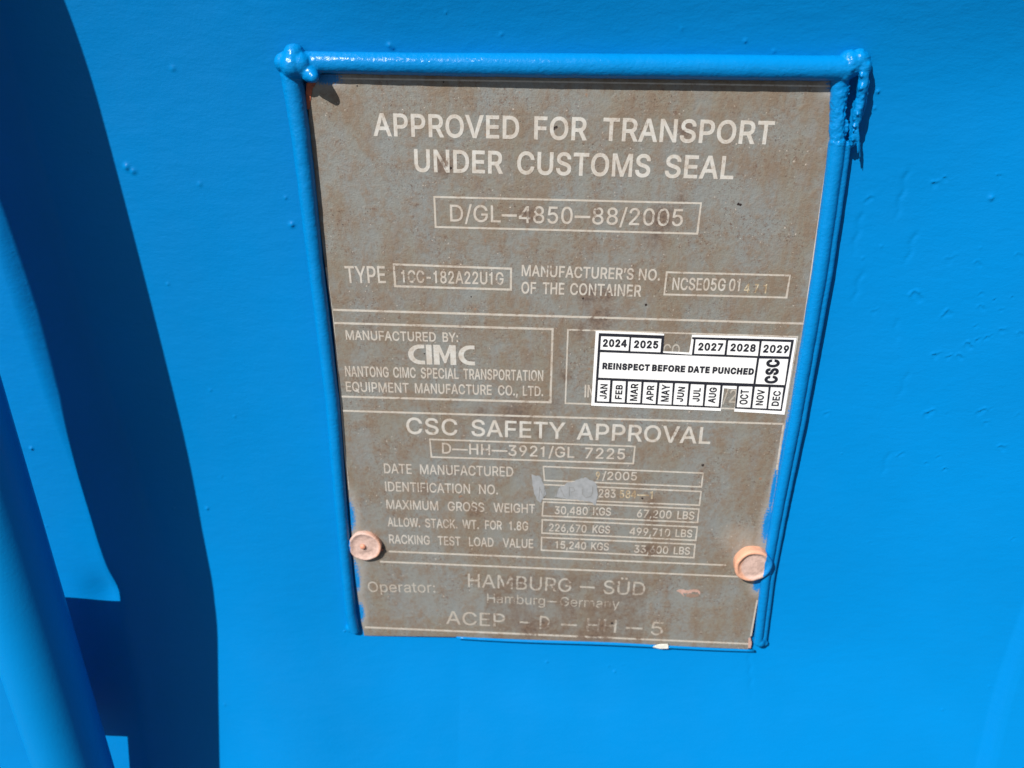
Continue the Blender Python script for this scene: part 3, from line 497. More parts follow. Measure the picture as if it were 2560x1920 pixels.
# lettering ---------------------------------------------------------
import json
GL = json.loads(r'''{"A": [480, "16,0 85,0 135,142 344,142 395,0 463,0 276,509 201,509", "155,199 193,309 213,370 239,456 264,371 279,325 324,199"], "B": [456, "60,0 250,0 285,2 314,7 344,18 368,31 387,49 400,67 410,88 416,113 418,138 416,162 411,184 402,203 391,220 377,235 363,245 347,254 331,260 315,262 315,267 356,286 370,297 378,307 387,320 393,337 397,356 398,376 396,399 390,422 381,442 368,460 362,466 350,477 329,491 304,501 271,507 244,509 60,509", "125,57 125,231 250,231 270,229 288,225 306,218 320,209 334,196 342,184 350,169 354,154 355,135 353,115 344,96 332,82 329,79 309,67 282,60 247,57", "125,285 125,452 242,452 271,449 294,442 312,430 326,412 333,392 336,373 335,354 330,340 323,326 315,315 302,304 288,296 273,290 240,285"], "C": [510, "40,252 44,202 53,156 70,115 91,80 120,48 150,25 186,7 219,-2 227,-3 265,-7 294,-6 318,-2 339,4 365,14 383,24 402,38 422,55 437,74 448,91 459,112 467,136 473,160 408,160 389,114 357,81 315,60 268,53 239,56 210,63 184,76 162,93 141,117 125,145 113,178 106,212 103,256 106,296 113,331 125,364 141,391 162,415 184,432 211,446 236,453 265,456 315,449 357,428 389,395 404,365 408,348 473,348 467,374 459,397 448,418 435,438 422,453 402,471 383,485 362,496 318,511 269,516 224,512 190,502 150,484 120,460 92,429 70,393 53,351 44,306"], "D": [502, "60,0 222,0 269,3 312,14 351,31 383,53 412,84 433,119 449,160 458,204 462,253 458,307 449,352 433,391 413,425 384,456 353,478 314,495 271,505 227,509 60,509", "125,57 125,452 223,452 256,449 290,441 320,428 343,411 364,388 379,361 390,328 397,291 399,258 397,219 390,182 379,148 363,122 342,98 318,81 288,68 255,60 217,57"], "E": [419, "60,0 375,0 375,57 125,57 125,229 355,229 355,286 125,286 125,452 372,452 372,509 60,509"], "F": [410, "60,0 125,0 125,221 346,221 346,278 125,278 125,452 369,452 369,509 60,509"], "G": [520, "40,251 43,202 54,153 69,116 91,79 119,48 149,25 185,7 224,-3 271,-7 309,-4 343,5 377,19 406,38 432,63 451,91 466,124 475,159 478,198 478,256 283,256 283,199 415,199 413,171 406,144 396,123 382,102 365,85 345,71 321,61 297,55 267,53 237,56 210,63 184,76 163,93 141,117 125,145 113,178 106,212 103,252 106,296 114,334 125,364 140,391 161,415 183,432 209,445 238,453 266,456 314,448 356,427 387,393 408,349 474,349 468,372 458,399 449,416 436,436 424,450 403,469 384,483 362,495 340,504 317,510 292,514 267,516 222,512 188,502 149,484 118,460 91,429 69,393 53,351 44,309"], "H": [517, "60,0 125,0 125,232 392,232 392,0 457,0 457,509 392,509 392,289 125,289 125,509 60,509"], "I": [185, "60,0 125,0 125,509 60,509"], "J": [396, "33,144 38,100 52,63 76,32 106,11 143,-2 184,-7 226,-2 263,11 295,34 318,63 331,98 336,143 336,509 272,509 272,143 269,117 261,93 249,75 230,61 209,53 186,50 160,53 139,61 126,71 121,75 108,93 100,119 98,143 98,173 33,173"], "K": [467, "60,0 125,0 125,167 198,244 372,0 449,0 243,288 448,509 364,509 174,303 139,261 124,242 125,509 60,509"], "L": [393, "60,0 361,0 361,57 125,57 125,509 60,509"], "M": [628, "60,0 122,0 122,400 284,0 344,0 506,400 506,0 568,0 568,509 480,509 314,95 148,509 60,509"], "N": [519, "60,0 125,0 125,405 392,0 459,0 459,509 394,509 394,104 127,509 60,509"], "O": [533, "40,252 44,202 53,156 70,115 91,80 120,48 150,25 187,7 224,-3 265,-7 307,-3 348,7 386,26 414,48 442,79 464,115 480,158 490,202 493,251 490,306 480,351 464,393 442,429 414,460 384,484 348,501 310,512 269,516 227,512 186,501 150,484 120,460 92,429 70,393 53,352 44,306", "103,252 106,296 113,332 125,364 142,392 162,416 184,433 210,445 239,453 269,456 297,453 323,446 349,433 371,416 392,392 408,365 420,331 428,296 430,257 428,212 420,177 408,143 392,116 371,93 349,76 328,65 322,62 297,55 264,53 236,55 231,57 210,63 184,76 159,96 142,117 125,144 114,174 106,212"], "P": [445, "60,0 125,0 125,186 238,186 273,188 304,195 332,207 355,222 375,243 390,265 400,292 407,320 409,345 407,375 401,400 390,430 375,452 356,471 332,487 304,499 273,506 241,509 60,509", "125,242 125,452 236,452 258,451 278,446 297,439 312,428 324,416 333,402 339,384 343,369 344,351 343,327 339,311 333,293 324,279 311,265 297,256 281,249 258,244 235,242"], "Q": [533, "40,252 44,202 53,158 70,115 92,79 120,48 150,25 187,7 224,-3 265,-7 310,-3 347,7 357,12 401,-48 468,-48 403,40 414,48 443,80 464,115 480,158 490,206 493,257 490,306 480,351 464,393 442,429 414,460 384,484 348,501 310,512 269,516 224,512 186,501 150,484 120,460 92,429 70,393 53,351 44,306", "103,252 106,296 113,332 125,364 142,392 162,416 184,433 210,445 239,453 269,456 297,453 323,446 349,433 371,416 392,392 408,365 420,331 428,296 430,257 428,216 420,177 408,144 392,116 375,97 366,89 364,92 313,159 245,159 319,62 297,55 264,53 236,55 231,57 210,63 184,76 159,96 142,117 125,144 114,174 106,212"], "R": [449, "60,0 125,0 125,198 245,199 247,198 248,195 353,0 428,0 314,209 333,217 352,229 377,251 390,271 400,294 407,325 409,354 407,382 401,407 391,432 377,454 373,458 356,473 333,489 304,500 274,506 238,509 60,509", "125,255 125,452 237,452 259,451 280,446 298,440 313,430 326,418 334,405 340,388 344,368 345,355 344,336 340,317 334,300 326,288 313,276 298,267 281,260 259,256 238,255"], "S": [447, "38,136 42,109 51,83 64,60 79,42 104,22 128,9 156,-1 187,-7 221,-9 258,-7 267,-6 293,0 323,11 349,25 371,44 386,64 399,87 406,111 407,119 408,137 407,162 402,179 395,198 384,213 359,238 312,264 265,279 213,293 169,308 155,315 142,324 130,335 122,345 117,359 115,375 117,392 121,405 129,418 142,432 152,440 165,447 184,454 223,459 255,456 277,450 282,448 302,437 321,420 332,402 337,378 401,378 398,404 390,427 377,449 359,469 340,484 317,498 288,508 260,514 230,516 194,514 166,508 137,498 113,484 93,469 75,448 62,426 54,398 52,371 56,341 67,313 85,290 89,287 112,269 145,253 186,238 243,223 296,205 321,190 332,179 341,166 344,153 346,140 346,135 344,122 338,106 329,92 321,83 316,78 300,67 286,60 268,54 247,50 228,49 203,50 186,53 166,59 150,66 136,76 122,89 114,102 108,119 104,137 38,137"], "T": [449, "32,452 193,452 193,0 257,0 257,452 417,452 417,509 32,509"], "U": [517, "60,171 63,139 71,109 85,80 102,56 126,33 154,15 187,2 219,-6 256,-8 294,-6 333,2 363,15 391,33 415,56 433,80 446,108 454,142 457,171 457,509 393,509 393,176 391,154 386,135 377,113 364,95 349,80 331,68 308,59 286,53 263,52 231,53 208,59 187,68 169,80 152,96 141,113 133,131 126,154 124,176 124,509 60,509"], "V": [480, "16,509 204,0 278,0 463,509 395,509 274,160 266,135 242,53 215,138 192,206 84,509"], "W": [686, "16,508 155,0 230,0 230,1 318,321 335,394 343,437 351,390 368,321 455,1 455,0 530,0 670,509 603,509 603,508 510,144 493,62 486,93 461,199 380,508 380,509 306,509 213,152 193,61 186,98 164,194 82,508 82,509 16,509"], "X": [474, "18,0 91,0 181,128 224,194 237,218 268,165 293,128 382,0 456,0 276,262 446,509 374,509 299,401 271,360 252,329 238,302 223,330 204,361 104,509 29,509 200,260"], "Y": [472, "16,509 203,208 203,0 268,0 268,208 455,509 381,509 380,508 279,343 251,294 237,260 235,262 222,293 193,343 92,508 91,509"], "Z": [438, "40,452 290,452 323,453 305,430 270,381 42,46 42,0 399,0 399,57 149,57 114,55 135,82 171,132 397,462 397,509 40,509"], "Ü": [517, "60,171 63,139 71,109 85,80 102,56 126,33 154,15 187,2 219,-6 256,-8 294,-6 333,2 363,15 391,33 415,56 433,80 446,108 454,142 457,171 457,509 393,509 393,176 391,154 386,135 377,113 364,95 349,80 331,68 308,59 286,53 263,52 231,53 208,59 187,68 169,80 152,96 141,113 133,131 126,154 124,176 124,509 60,509", "146,611 148,602 152,592 159,583 167,577 177,574 188,572 207,577 217,585 222,592 226,601 227,614 226,623 222,633 215,642 207,648 197,651 186,653 167,648 157,640 152,633 148,624", "290,611 292,603 296,592 303,583 311,577 321,574 332,572 351,577 361,586 366,592 370,601 371,614 370,623 366,633 357,643 351,648 340,651 330,653 311,648 301,640 296,633 292,624"], "0": [453, "48,250 50,201 57,156 68,115 85,77 104,49 113,40 130,24 158,7 190,-3 229,-7 264,-3 295,7 323,24 349,49 367,75 384,113 396,156 403,206 405,258 403,307 396,354 384,395 368,431 349,460 344,465 323,484 295,502 263,512 228,516 190,512 159,502 130,484 105,460 85,431 70,397 57,354 51,312", "109,251 111,297 115,330 123,364 136,397 147,416 161,433 182,449 203,457 226,460 252,456 271,449 289,436 306,416 320,393 330,364 338,330 342,297 344,257 342,211 338,178 330,145 320,115 306,92 293,77 289,73 271,60 250,52 229,50 201,53 182,60 164,73 147,92 134,116 123,145 115,178 111,211"], "1": [395, "165,0 230,0 230,509 182,509 172,472 150,446 115,430 70,425 70,378 165,378"], "2": [453, "64,0 389,0 389,57 153,57 153,60 267,180 336,259 351,280 363,299 371,318 377,337 380,353 381,369 379,399 372,423 361,445 347,464 328,482 306,497 280,507 255,513 227,516 195,513 169,507 143,496 121,482 101,463 85,440 75,418 68,392 66,362 127,362 128,382 132,397 139,413 147,426 160,439 173,448 189,454 204,458 222,460 242,458 259,455 273,449 286,442 295,434 308,419 315,405 319,390 320,368 319,355 316,342 311,327 282,282 234,229 64,47"], "3": [453, "44,131 49,101 57,79 70,57 89,37 108,22 133,10 160,1 187,-5 216,-7 248,-5 259,-3 280,2 309,12 333,27 355,46 370,66 383,90 390,115 393,143 391,174 383,198 371,222 355,243 333,262 308,276 278,286 248,290 221,290 372,461 372,509 70,509 70,452 288,452 288,448 157,299 157,248 203,248 230,246 253,241 275,234 292,223 307,210 316,196 324,177 328,164 329,142 328,124 323,108 315,93 306,82 291,69 275,61 257,55 240,51 222,50 199,51 183,54 165,59 150,66 138,75 125,88 118,100 112,114 109,132 44,132"], "4": [453, "282,0 347,0 347,118 415,118 415,172 347,172 347,509 275,509 35,190 35,118 282,118", "282,172 97,172 282,420"], "5": [453, "60,129 63,105 71,82 83,60 97,43 118,25 140,11 166,1 191,-5 223,-7 254,-4 281,3 309,15 332,32 352,52 369,76 381,102 388,131 391,167 390,188 386,209 379,231 370,251 358,269 346,284 330,299 313,311 294,321 273,328 246,333 226,334 211,333 193,330 178,325 163,319 148,311 134,301 134,302 151,452 366,452 366,509 96,509 96,508 67,253 128,246 139,255 152,262 166,268 217,277 240,275 257,270 275,262 289,252 294,247 303,237 314,221 321,202 326,184 328,160 326,140 322,123 314,104 304,89 290,74 279,66 259,56 242,51 224,50 203,51 188,54 173,60 160,68 150,76 138,89 130,102 125,115 122,130 60,130"], "6": [453, "64,159 66,129 73,102 84,74 100,51 120,30 142,15 168,3 195,-4 224,-7 255,-4 262,-3 285,3 310,14 332,29 352,50 368,73 379,98 387,126 389,154 387,188 380,214 370,240 355,262 337,280 316,295 292,305 266,312 234,314 197,307 173,293 322,509 252,509 251,508 133,334 112,302 93,269 80,239 71,211 65,188", "125,155 126,180 130,195 138,214 148,229 159,240 174,252 190,259 206,264 223,265 246,264 263,259 280,250 295,239 304,228 314,213 322,196 326,179 327,161 326,136 322,119 314,101 304,86 295,75 290,70 279,63 263,55 243,50 224,48 206,50 190,55 174,63 161,72 148,86 138,102 131,118 126,137"], "7": [453, "62,452 323,452 323,448 314,430 97,0 165,0 391,449 391,509 62,509"], "8": [453, "52,133 54,108 62,84 74,62 89,44 112,24 136,11 167,0 192,-5 229,-7 260,-5 288,1 317,11 341,25 361,41 378,62 391,84 398,110 401,137 399,157 395,177 387,196 377,212 366,227 361,232 351,241 335,252 319,260 300,267 323,276 345,291 359,308 372,329 379,355 382,381 379,406 373,429 361,450 347,468 328,485 307,498 283,508 257,514 228,516 196,514 169,508 146,498 130,489 124,485 109,472 90,450 79,428 73,406 70,381 73,353 80,330 93,308 110,288 129,276 153,265 134,260 117,252 101,241 86,227 75,212 65,196 59,178 53,157", "115,138 117,158 122,173 130,189 141,203 154,213 171,224 188,230 205,234 223,235 248,234 266,230 283,223 298,213 311,203 322,189 330,173 335,158 337,141 335,120 331,106 323,91 312,78 300,69 285,60 268,54 249,50 230,49 204,50 185,54 166,60 152,69 142,77 129,91 121,106 117,120", "133,373 134,393 138,407 145,420 152,431 156,435 164,442 177,449 191,455 207,459 223,460 245,459 259,455 275,449 288,442 300,431 309,418 314,407 318,394 319,379 318,358 314,344 307,330 295,315 287,308 278,302 261,294 245,291 229,290 208,291 193,294 178,300 165,308 153,319 145,330 138,344 134,358"], "9": [453, "64,349 66,320 72,295 83,269 97,248 117,228 137,214 162,203 187,197 219,195 257,202 279,216 130,0 200,0 319,174 340,207 359,239 373,270 382,297 387,321 389,345 387,379 380,408 368,434 352,458 332,479 310,494 285,506 257,513 228,516 195,513 168,506 143,494 121,480 101,459 85,436 73,411 66,383", "125,350 127,373 131,389 138,407 147,422 161,436 174,446 190,454 206,459 223,460 246,459 263,454 279,446 292,436 306,421 314,408 322,390 326,372 327,354 326,333 322,313 314,294 305,280 292,266 279,257 262,249 240,244 224,243 206,245 190,250 175,256 161,267 147,281 138,295 131,314 127,330"], "/": [249, "14,-76 71,-76 71,-75 235,533 178,533 178,532"], ".": [188, "50,39 51,29 55,18 64,8 73,1 85,-3 97,-4 107,-3 118,1 127,8 135,18 140,31 141,43 140,53 135,64 132,69 127,74 118,81 106,85 94,87 83,85 73,81 60,70 55,64 51,53"], ",": [188, "38,-119 84,-119 137,71 68,71"], ":": [188, "50,39 51,29 55,18 64,8 73,1 85,-3 97,-4 107,-3 118,1 127,8 135,18 140,31 141,43 140,53 135,64 132,69 127,74 118,81 106,85 94,87 83,85 73,81 60,70 55,64 51,53", "50,314 51,304 55,294 65,282 73,277 83,272 93,271 107,272 118,277 127,283 135,294 140,304 141,314 140,328 135,339 129,348 126,351 118,356 110,359 94,362 83,360 73,356 62,348 55,339 52,331 51,326"], "’": [177, "52,318 98,318 151,509 82,509"], "-": [453, "114,188 337,188 337,244 114,244"], "—": [699, "0,188 699,188 699,244 0,244"], "a": [389, "30,106 32,83 38,63 48,45 59,30 76,15 94,5 113,-2 136,-7 162,-9 198,-4 215,1 251,24 272,52 277,52 277,0 337,0 337,253 336,271 335,279 330,302 322,320 312,336 299,351 286,360 239,379 196,384 172,383 154,380 134,375 114,368 98,360 79,346 65,332 51,313 42,293 41,291 42,291 100,274 119,302 149,322 163,327 177,330 193,331 213,330 227,327 240,322 251,315 261,306 267,297 272,284 275,273 276,253 274,246 271,240 264,235 235,227 177,220 126,211 78,193 64,184 56,177 43,161 36,145 32,129", "92,103 93,118 97,130 102,138 112,147 134,159 174,168 199,171 228,175 258,182 276,190 276,137 274,121 270,108 263,93 254,79 242,68 226,58 210,51 193,47 172,45 130,52 119,57 111,62 102,72 96,83 93,92"], "b": [424, "53,0 112,0 112,59 118,59 119,58 139,30 172,4 190,-3 207,-7 232,-8 261,-6 288,3 313,16 335,33 355,57 370,84 381,117 388,150 390,186 388,228 381,260 370,293 354,320 337,340 313,361 287,374 260,382 225,384 206,383 189,379 171,373 138,347 119,320 114,319 114,509 53,509", "113,185 114,217 118,242 125,263 134,282 146,298 161,312 178,322 197,328 218,330 244,328 262,322 280,311 296,297 307,281 316,261 323,240 327,211 328,193 327,167 323,138 316,117 306,97 296,82 279,66 262,55 243,49 222,47 197,49 178,55 162,65 146,79 135,95 124,118 118,137 114,161"], "e": [404, "34,185 37,149 44,117 56,85 72,58 93,34 117,16 146,3 176,-5 216,-8 238,-7 260,-3 283,4 302,14 320,26 336,40 348,55 358,71 365,91 306,105 286,74 254,53 210,46 189,48 170,53 151,61 136,72 121,88 110,106 102,128 98,150 97,169 371,169 370,228 366,251 357,282 347,305 332,327 317,343 303,355 285,366 267,374 247,380 227,383 209,384 171,382 145,374 138,371 115,359 92,341 71,317 55,290 44,257 36,225", "97,221 97,232 102,250 109,270 119,286 130,300 146,313 164,323 182,328 203,330 228,328 246,323 263,314 278,300 288,286 298,269 304,249 308,224 308,221"], "g": [425, "34,188 36,153 43,121 55,90 71,65 91,42 113,27 138,14 164,7 193,5 218,6 235,10 252,16 286,40 305,67 311,68 311,-8 308,-34 298,-58 282,-75 261,-87 237,-95 204,-97 186,-96 170,-93 154,-88 123,-67 101,-41 51,-69 59,-84 83,-111 97,-122 113,-132 135,-140 157,-146 182,-149 209,-151 238,-149 262,-145 291,-136 314,-124 336,-107 350,-90 363,-67 370,-37 372,-12 372,379 313,379 313,319 308,319 287,347 253,373 236,379 224,382 200,384 165,382 138,374 112,361 92,344 71,320 55,293 43,262 36,230", "96,191 98,219 102,240 109,262 118,282 129,297 145,312 163,322 181,328 203,330 228,328 247,322 264,312 280,298 291,283 300,264 307,243 311,215 312,197 311,170 307,141 300,121 290,103 279,88 264,75 246,66 228,61 203,59 182,61 164,66 145,76 133,86 118,104 109,123 102,145 98,166"], "m": [610, "53,0 114,0 114,241 115,258 119,273 127,290 134,301 146,313 158,320 171,326 184,329 197,330 221,328 238,322 252,312 265,297 272,280 274,262 274,0 335,0 335,250 336,264 345,290 352,301 364,313 374,320 387,326 401,329 416,330 439,329 456,323 472,314 485,298 493,279 496,255 496,0 557,0 557,257 555,281 550,308 541,328 529,346 514,361 497,372 479,380 459,385 441,386 416,385 399,381 381,375 364,366 351,357 336,342 326,329 317,310 314,320 303,342 286,362 268,375 244,383 220,386 202,385 187,382 172,376 158,368 145,359 131,345 122,331 112,308 112,379 53,379"], "n": [410, "53,0 114,0 114,230 115,249 119,265 126,283 135,296 148,309 161,317 176,324 191,328 207,329 235,326 256,318 274,303 286,286 293,264 296,237 296,0 357,0 357,243 355,272 350,298 341,321 328,340 318,351 312,357 295,369 274,377 253,383 225,384 199,382 175,374 152,362 131,343 116,319 112,310 112,379 53,379"], "o": [415, "34,185 37,149 44,117 55,87 72,58 94,34 117,16 147,2 173,-5 205,-8 239,-5 271,3 299,16 322,34 343,58 360,87 371,117 379,149 381,184 379,226 371,261 359,291 348,310 343,318 325,339 299,360 271,374 242,382 210,384 173,382 144,374 117,360 94,342 72,318 56,291 44,260 37,226", "96,185 98,213 102,237 108,258 118,278 129,295 145,310 163,321 183,328 205,330 232,328 252,321 270,310 286,295 298,278 307,258 314,237 318,208 319,191 318,167 314,138 306,115 298,97 286,81 270,66 252,55 232,49 206,46 183,49 165,54 145,66 129,81 118,97 108,118 102,140 98,162"], "p": [424, "53,-143 114,-143 114,59 118,59 119,58 139,30 174,3 190,-3 207,-7 232,-8 257,-6 279,0 292,5 313,16 335,33 355,57 370,84 381,117 388,154 390,186 388,224 381,260 370,293 354,320 337,340 313,361 287,374 260,382 231,384 206,383 189,379 171,373 136,345 118,319 112,319 112,379 53,379", "113,185 114,217 118,242 125,263 134,282 146,298 161,312 178,322 197,328 218,330 244,328 262,322 280,311 296,297 307,281 316,261 323,240 327,211 328,193 327,167 323,138 316,117 306,97 296,82 279,66 262,55 243,49 222,47 197,49 178,55 162,65 146,79 135,95 124,118 118,137 114,161"], "r": [259, "53,0 114,0 114,240 115,256 119,269 125,282 134,295 146,306 159,315 173,321 189,324 206,326 228,324 243,322 243,384 211,385 193,383 171,377 152,367 135,352 124,339 115,321 112,321 112,379 53,379"], "t": [227, "6,327 65,327 65,91 68,64 77,41 93,20 113,7 137,-1 172,-4 193,-3 213,2 202,54 186,51 168,50 156,51 144,55 135,62 130,70 127,82 126,96 126,327 204,327 204,379 126,379 126,471 65,471 65,379 6,379"], "u": [410, "53,134 54,107 60,83 69,59 82,39 98,22 115,11 133,3 157,-3 184,-5 210,-3 234,5 257,17 278,36 294,60 298,69 298,0 357,0 357,379 296,379 296,150 295,131 290,114 283,97 275,85 262,70 249,62 234,55 219,51 203,50 175,53 154,61 136,76 125,92 116,117 114,142 114,379 53,379"], "y": [389, "17,379 163,-1 151,-36 144,-53 138,-64 131,-73 122,-81 113,-86 104,-89 61,-86 47,-139 64,-143 89,-145 110,-144 124,-141 139,-136 153,-128 165,-119 177,-107 204,-58 371,379 305,379 225,158 202,88 195,61 164,158 84,379"]}''')
GL = {k: (v[0], [[tuple(map(int, p.split(','))) for p in c.split()] for c in v[1:]]) for k, v in GL.items()}
def cimc_c():
    o = []
    for i in range(17):
        a = math.pi/2+math.pi*i/16; o.append((330+330*math.cos(a), 254.5+254.5*math.sin(a)))
    o += [(450, 0), (450, 95), (345, 95)]
    for i in range(13):
        a = 1.5*math.pi-math.pi*i/12; o.append((345+200*math.cos(a), 254.5+159.5*math.sin(a)))
    o += [(450, 414), (450, 509)]
    return (480, [o])
GL['('] = cimc_c()
GL['|'] = (200, [[(0, 0), (150, 0), (150, 509), (0, 509)]])
GL['['] = (600, [[(0, 0), (150, 0), (150, 330), (268, 40), (312, 40), (430, 330), (430, 0), (580, 0), (580, 509), (415, 509), (290, 205), (165, 509), (0, 509)]])
def offset(poly, d):
    """grow (or shrink) a closed outline; short edges that would turn over are merged first"""
    p = [np.array(q, float) for q in poly]
    for _ in range(12):
        n = len(p); out = []
        for i in range(n):
            e1 = p[i]-p[i-1]; e2 = p[(i+1) % n]-p[i]
            l1, l2 = np.linalg.norm(e1)+1e-9, np.linalg.norm(e2)+1e-9
            n1 = np.array([-e1[1], e1[0]])/l1; n2 = np.array([-e2[1], e2[0]])/l2
            out.append(p[i]+(n1+n2)/max(1+n1@n2, .35)*d)
        bad = [i for i in range(n) if (out[(i+1) % n]-out[i])@(p[(i+1) % n]-p[i]) <= 0]
        if not bad or n < 5: break
        i = min(bad, key=lambda q: np.linalg.norm(p[(q+1) % n]-p[q])); j = (i+1) % n
        p[i] = (p[i]+p[j])/2; p.pop(j)
    return [tuple(q) for q in out]
def area(p): return .5*sum(p[i-1][0]*p[i][1]-p[i][0]*p[i-1][1] for i in range(len(p)))
def word_contours(word, w, h, stroke, kmax=1.0, simple_off=True):
    """contours (u along the line, v up) of a word w wide and h tall in capitals, with the given stroke width"""
    sy = h/509.0
    def layout(kx, tr):
        u = 0; res = []
        for ch in word:
            if ch == ' ': u += 250*kx+tr; continue
            adv, cs = GL[ch]
            res.append((ch, u, cs)); u += adv*kx+tr+max(0, d-6)*1.7
        lo = min(u0+min(p[0] for c in cs for p in c)*kx for _, u0, cs in res); hi = max(u0+max(p[0] for c in cs for p in c)*kx for _, u0, cs in res)
        return res, lo, hi
    fat = word in '(|['
    def layout(kx, tr):
        u = 0; res = []
        for ch in word:
            adv, cs = GL[ch]
            res.append((ch, u, cs)); u += adv*kx+tr+max(0, d-6)*1.7
        lo = min(u0+min(p[0] for c in cs for p in c)*kx for _, u0, cs in res); hi = max(u0+max(p[0] for c in cs for p in c)*kx for _, u0, cs in res)
        return res, lo, hi
    d = 0; k = 1
    for _ in range(4):
        sy = h/(509.0+2*d); W = w/sy-2*d
        res, lo, hi = layout(1, 0); k = W/(hi-lo); tr = 0
        if k > kmax and len(word) > 1:
            k = kmax; res, lo, hi = layout(k, 0); tr = (W-(hi-lo))/(len(word)-1)
        d = 0 if fat else stroke/sy/2-65*(.6*min(k, 1.3)+.4)/2
        if word == '—': d = stroke/sy/2-28
    res, lo, hi = layout(k, tr)
    out = []
    for ch, u0, cs in res:
        big = max(cs, key=lambda c: abs(area(c))); sg = -1 if area(big) > 0 else 1
        for c in cs:
            q = [(u0+p[0]*k-lo+d, p[1]+d) for p in c]
            if abs(d) > 1 and not fat: q = offset(q, sg*d)
            out.append([(a*sy, b*sy) for a, b in q])
    return out
def place(contours, ax, az, ux, uz):
    return [[(ax+ux*a-uz*b, az+uz*a+ux*b) for a, b in c] for c in contours]
def line_text(words, b0, b1, cap, stroke, mat=None, kmax=1.0, parent=None, y=-.00008, thick=.0001, name='lettering'):
    """words: [(text, left px, right px)]; b0, b1 two photo points on the base line; cap height and stroke in photo px"""
    A, B = P(*b0), P(*b1)
    s = np.linalg.norm(B-A)/math.hypot(b1[0]-b0[0], b1[1]-b0[1])
    ux, uz = (B-A)[0], (B-A)[2]; L = math.hypot(ux, uz); ux /= L; uz /= L
    hz = abs(Z(b0[0], b0[1]-cap)-A[2]); cs = []
    for wd, l, r in words:
        yl = b0[1]+(b1[1]-b0[1])*(l-b0[0])/(b1[0]-b0[0]); yr = b0[1]+(b1[1]-b0[1])*(r-b0[0])/(b1[0]-b0[0])
        pl, pr = P(l, yl), P(r, yr); w = math.hypot(pr[0]-pl[0], pr[2]-pl[2])
        c = word_contours(wd, w, hz, stroke*s, kmax)
        cs += place(c, pl[0], pl[2], ux, uz)
    return link(name, flat_shape(cs, y, thick, name), mat or M_LET, parent if parent is not None else plate)
T = line_text
T([('APPROVED', 934.6, 1297), ('FOR', 1335, 1466), ('TRANSPORT', 1506, 1929)], (934.6, 340), (1909, 361), 57.5, 9.6)
T([('UNDER', 1037, 1256), ('CUSTOMS', 1292.6, 1623), ('SEAL', 1660.8, 1832)], (1095, 430.9), (1817.7, 448.1), 57, 9.6)
T([('D/GL', 1125.7, 1252), ('—', 1254, 1292), ('4850', 1297, 1431), ('—', 1436, 1475), ('88/2005', 1480, 1706)], (1126, 553.6), (1698.7, 565.2), 42, 6.0, M_LET2)
T([('TYPE', 865.4, 965)], (880, 707.6), (964, 707.9), 42.5, 5.6, M_LET2)
T([('1CC-182A22U1G', 1004.3, 1257)], (1006, 706.1), (1255, 711.9), 31, 4.6, M_LET2)
T([('MANUFACTURER’S', 1304, 1581), ('NO.', 1596, 1649)], (1304, 690.3), (1636, 701.4), 28.5, 4.6, M_LET2)
T([('OF', 1303.4, 1340), ('THE', 1356.5, 1410), ('CONTAINER', 1424.8, 1600.6)], (1304, 733.8), (1597, 741.8), 29.5, 4.6, M_LET2)
T([('NCSE05G', 1679.7, 1811), ('01', 1821, 1848)], (1680, 724.8), (1848, 728.2), 31, 4.6, M_LET2)
T([('4', 1859, 1873), ('7', 1885, 1894), ('1', 1905, 1915)], (1859, 732), (1915, 733.5), 23, 3.4, M_STAMP)
T([('MANUFACTURED', 865.4, 1089), ('BY:', 1106.8, 1145.7)], (865, 849.2), (1143, 855.4), 23.5, 3.9, M_LET2)
T([('(', 1022, 1063), ('|', 1067, 1081), ('[', 1085.5, 1141), ('(', 1147, 1187.5)], (1030, 910.2), (1187, 913.2), 49, 15.5, M_LET, 9)
T([('NANTONG', 864, 971.5), ('CIMC', 984, 1039.5), ('SPECIAL', 1052.8, 1146), ('TRANSPORTATION', 1158.8, 1355.3)], (865.4, 941.0), (1354.4, 952.4), 26, 3.8, M_LET2)
T([('EQUIPMENT', 866, 1022), ('MANUFACTURE', 1038, 1228.4), ('CO.,', 1245.2, 1294.2), ('LTD.', 1307, 1357.5)], (867, 978.5), (1349.6, 990.3), 24.5, 3.8, M_LET2)
T([('INS', 1461, 1500)], (1461, 993), (1500, 994), 31, 4.6, M_LET2)
T([('CO', 1657, 1698)], (1657, 888), (1698, 889), 28, 3.6, M_LET3)
T([('/2', 1806, 1839)], (1806, 1006), (1839, 1007), 33, 4.2, M_LET3)
T([('CSC', 1017, 1144), ('SAFETY', 1179, 1412), ('APPROVAL', 1441.6, 1775)], (1023.5, 1084.7), (1774, 1109.8), 40.8, 7.4, M_LET)
T([('D—HH—3921/GL', 1105.4, 1436), ('7225', 1462, 1562)], (1106, 1133.7), (1560.5, 1148.7), 26.5, 4.6, M_LET2, .95)
T([('DATE', 961, 1030), ('MANUFACTURED', 1051, 1283)], (962, 1182.8), (1283, 1191.4), 24, 3.5, M_LET2)
T([('IDENTIFICATION', 964, 1175.6), ('NO.', 1198, 1245)], (964.5, 1227.6), (1244, 1236), 23.5, 3.5, M_LET2)
T([('MAXIMUM', 967, 1096), ('GROSS', 1120, 1211), ('WEIGHT', 1234, 1337.7)], (967.7, 1271.9), (1337, 1283.2), 22.5, 3.4, M_LET2)
T([('ALLOW.', 970, 1050.6), ('STACK.', 1063.7, 1143.6), ('WT.', 1156.5, 1197), ('FOR', 1213, 1254.8), ('1.8G', 1273.4, 1320.4)], (971, 1315.4), (1320, 1326.4), 21.8, 3.3, M_LET2)
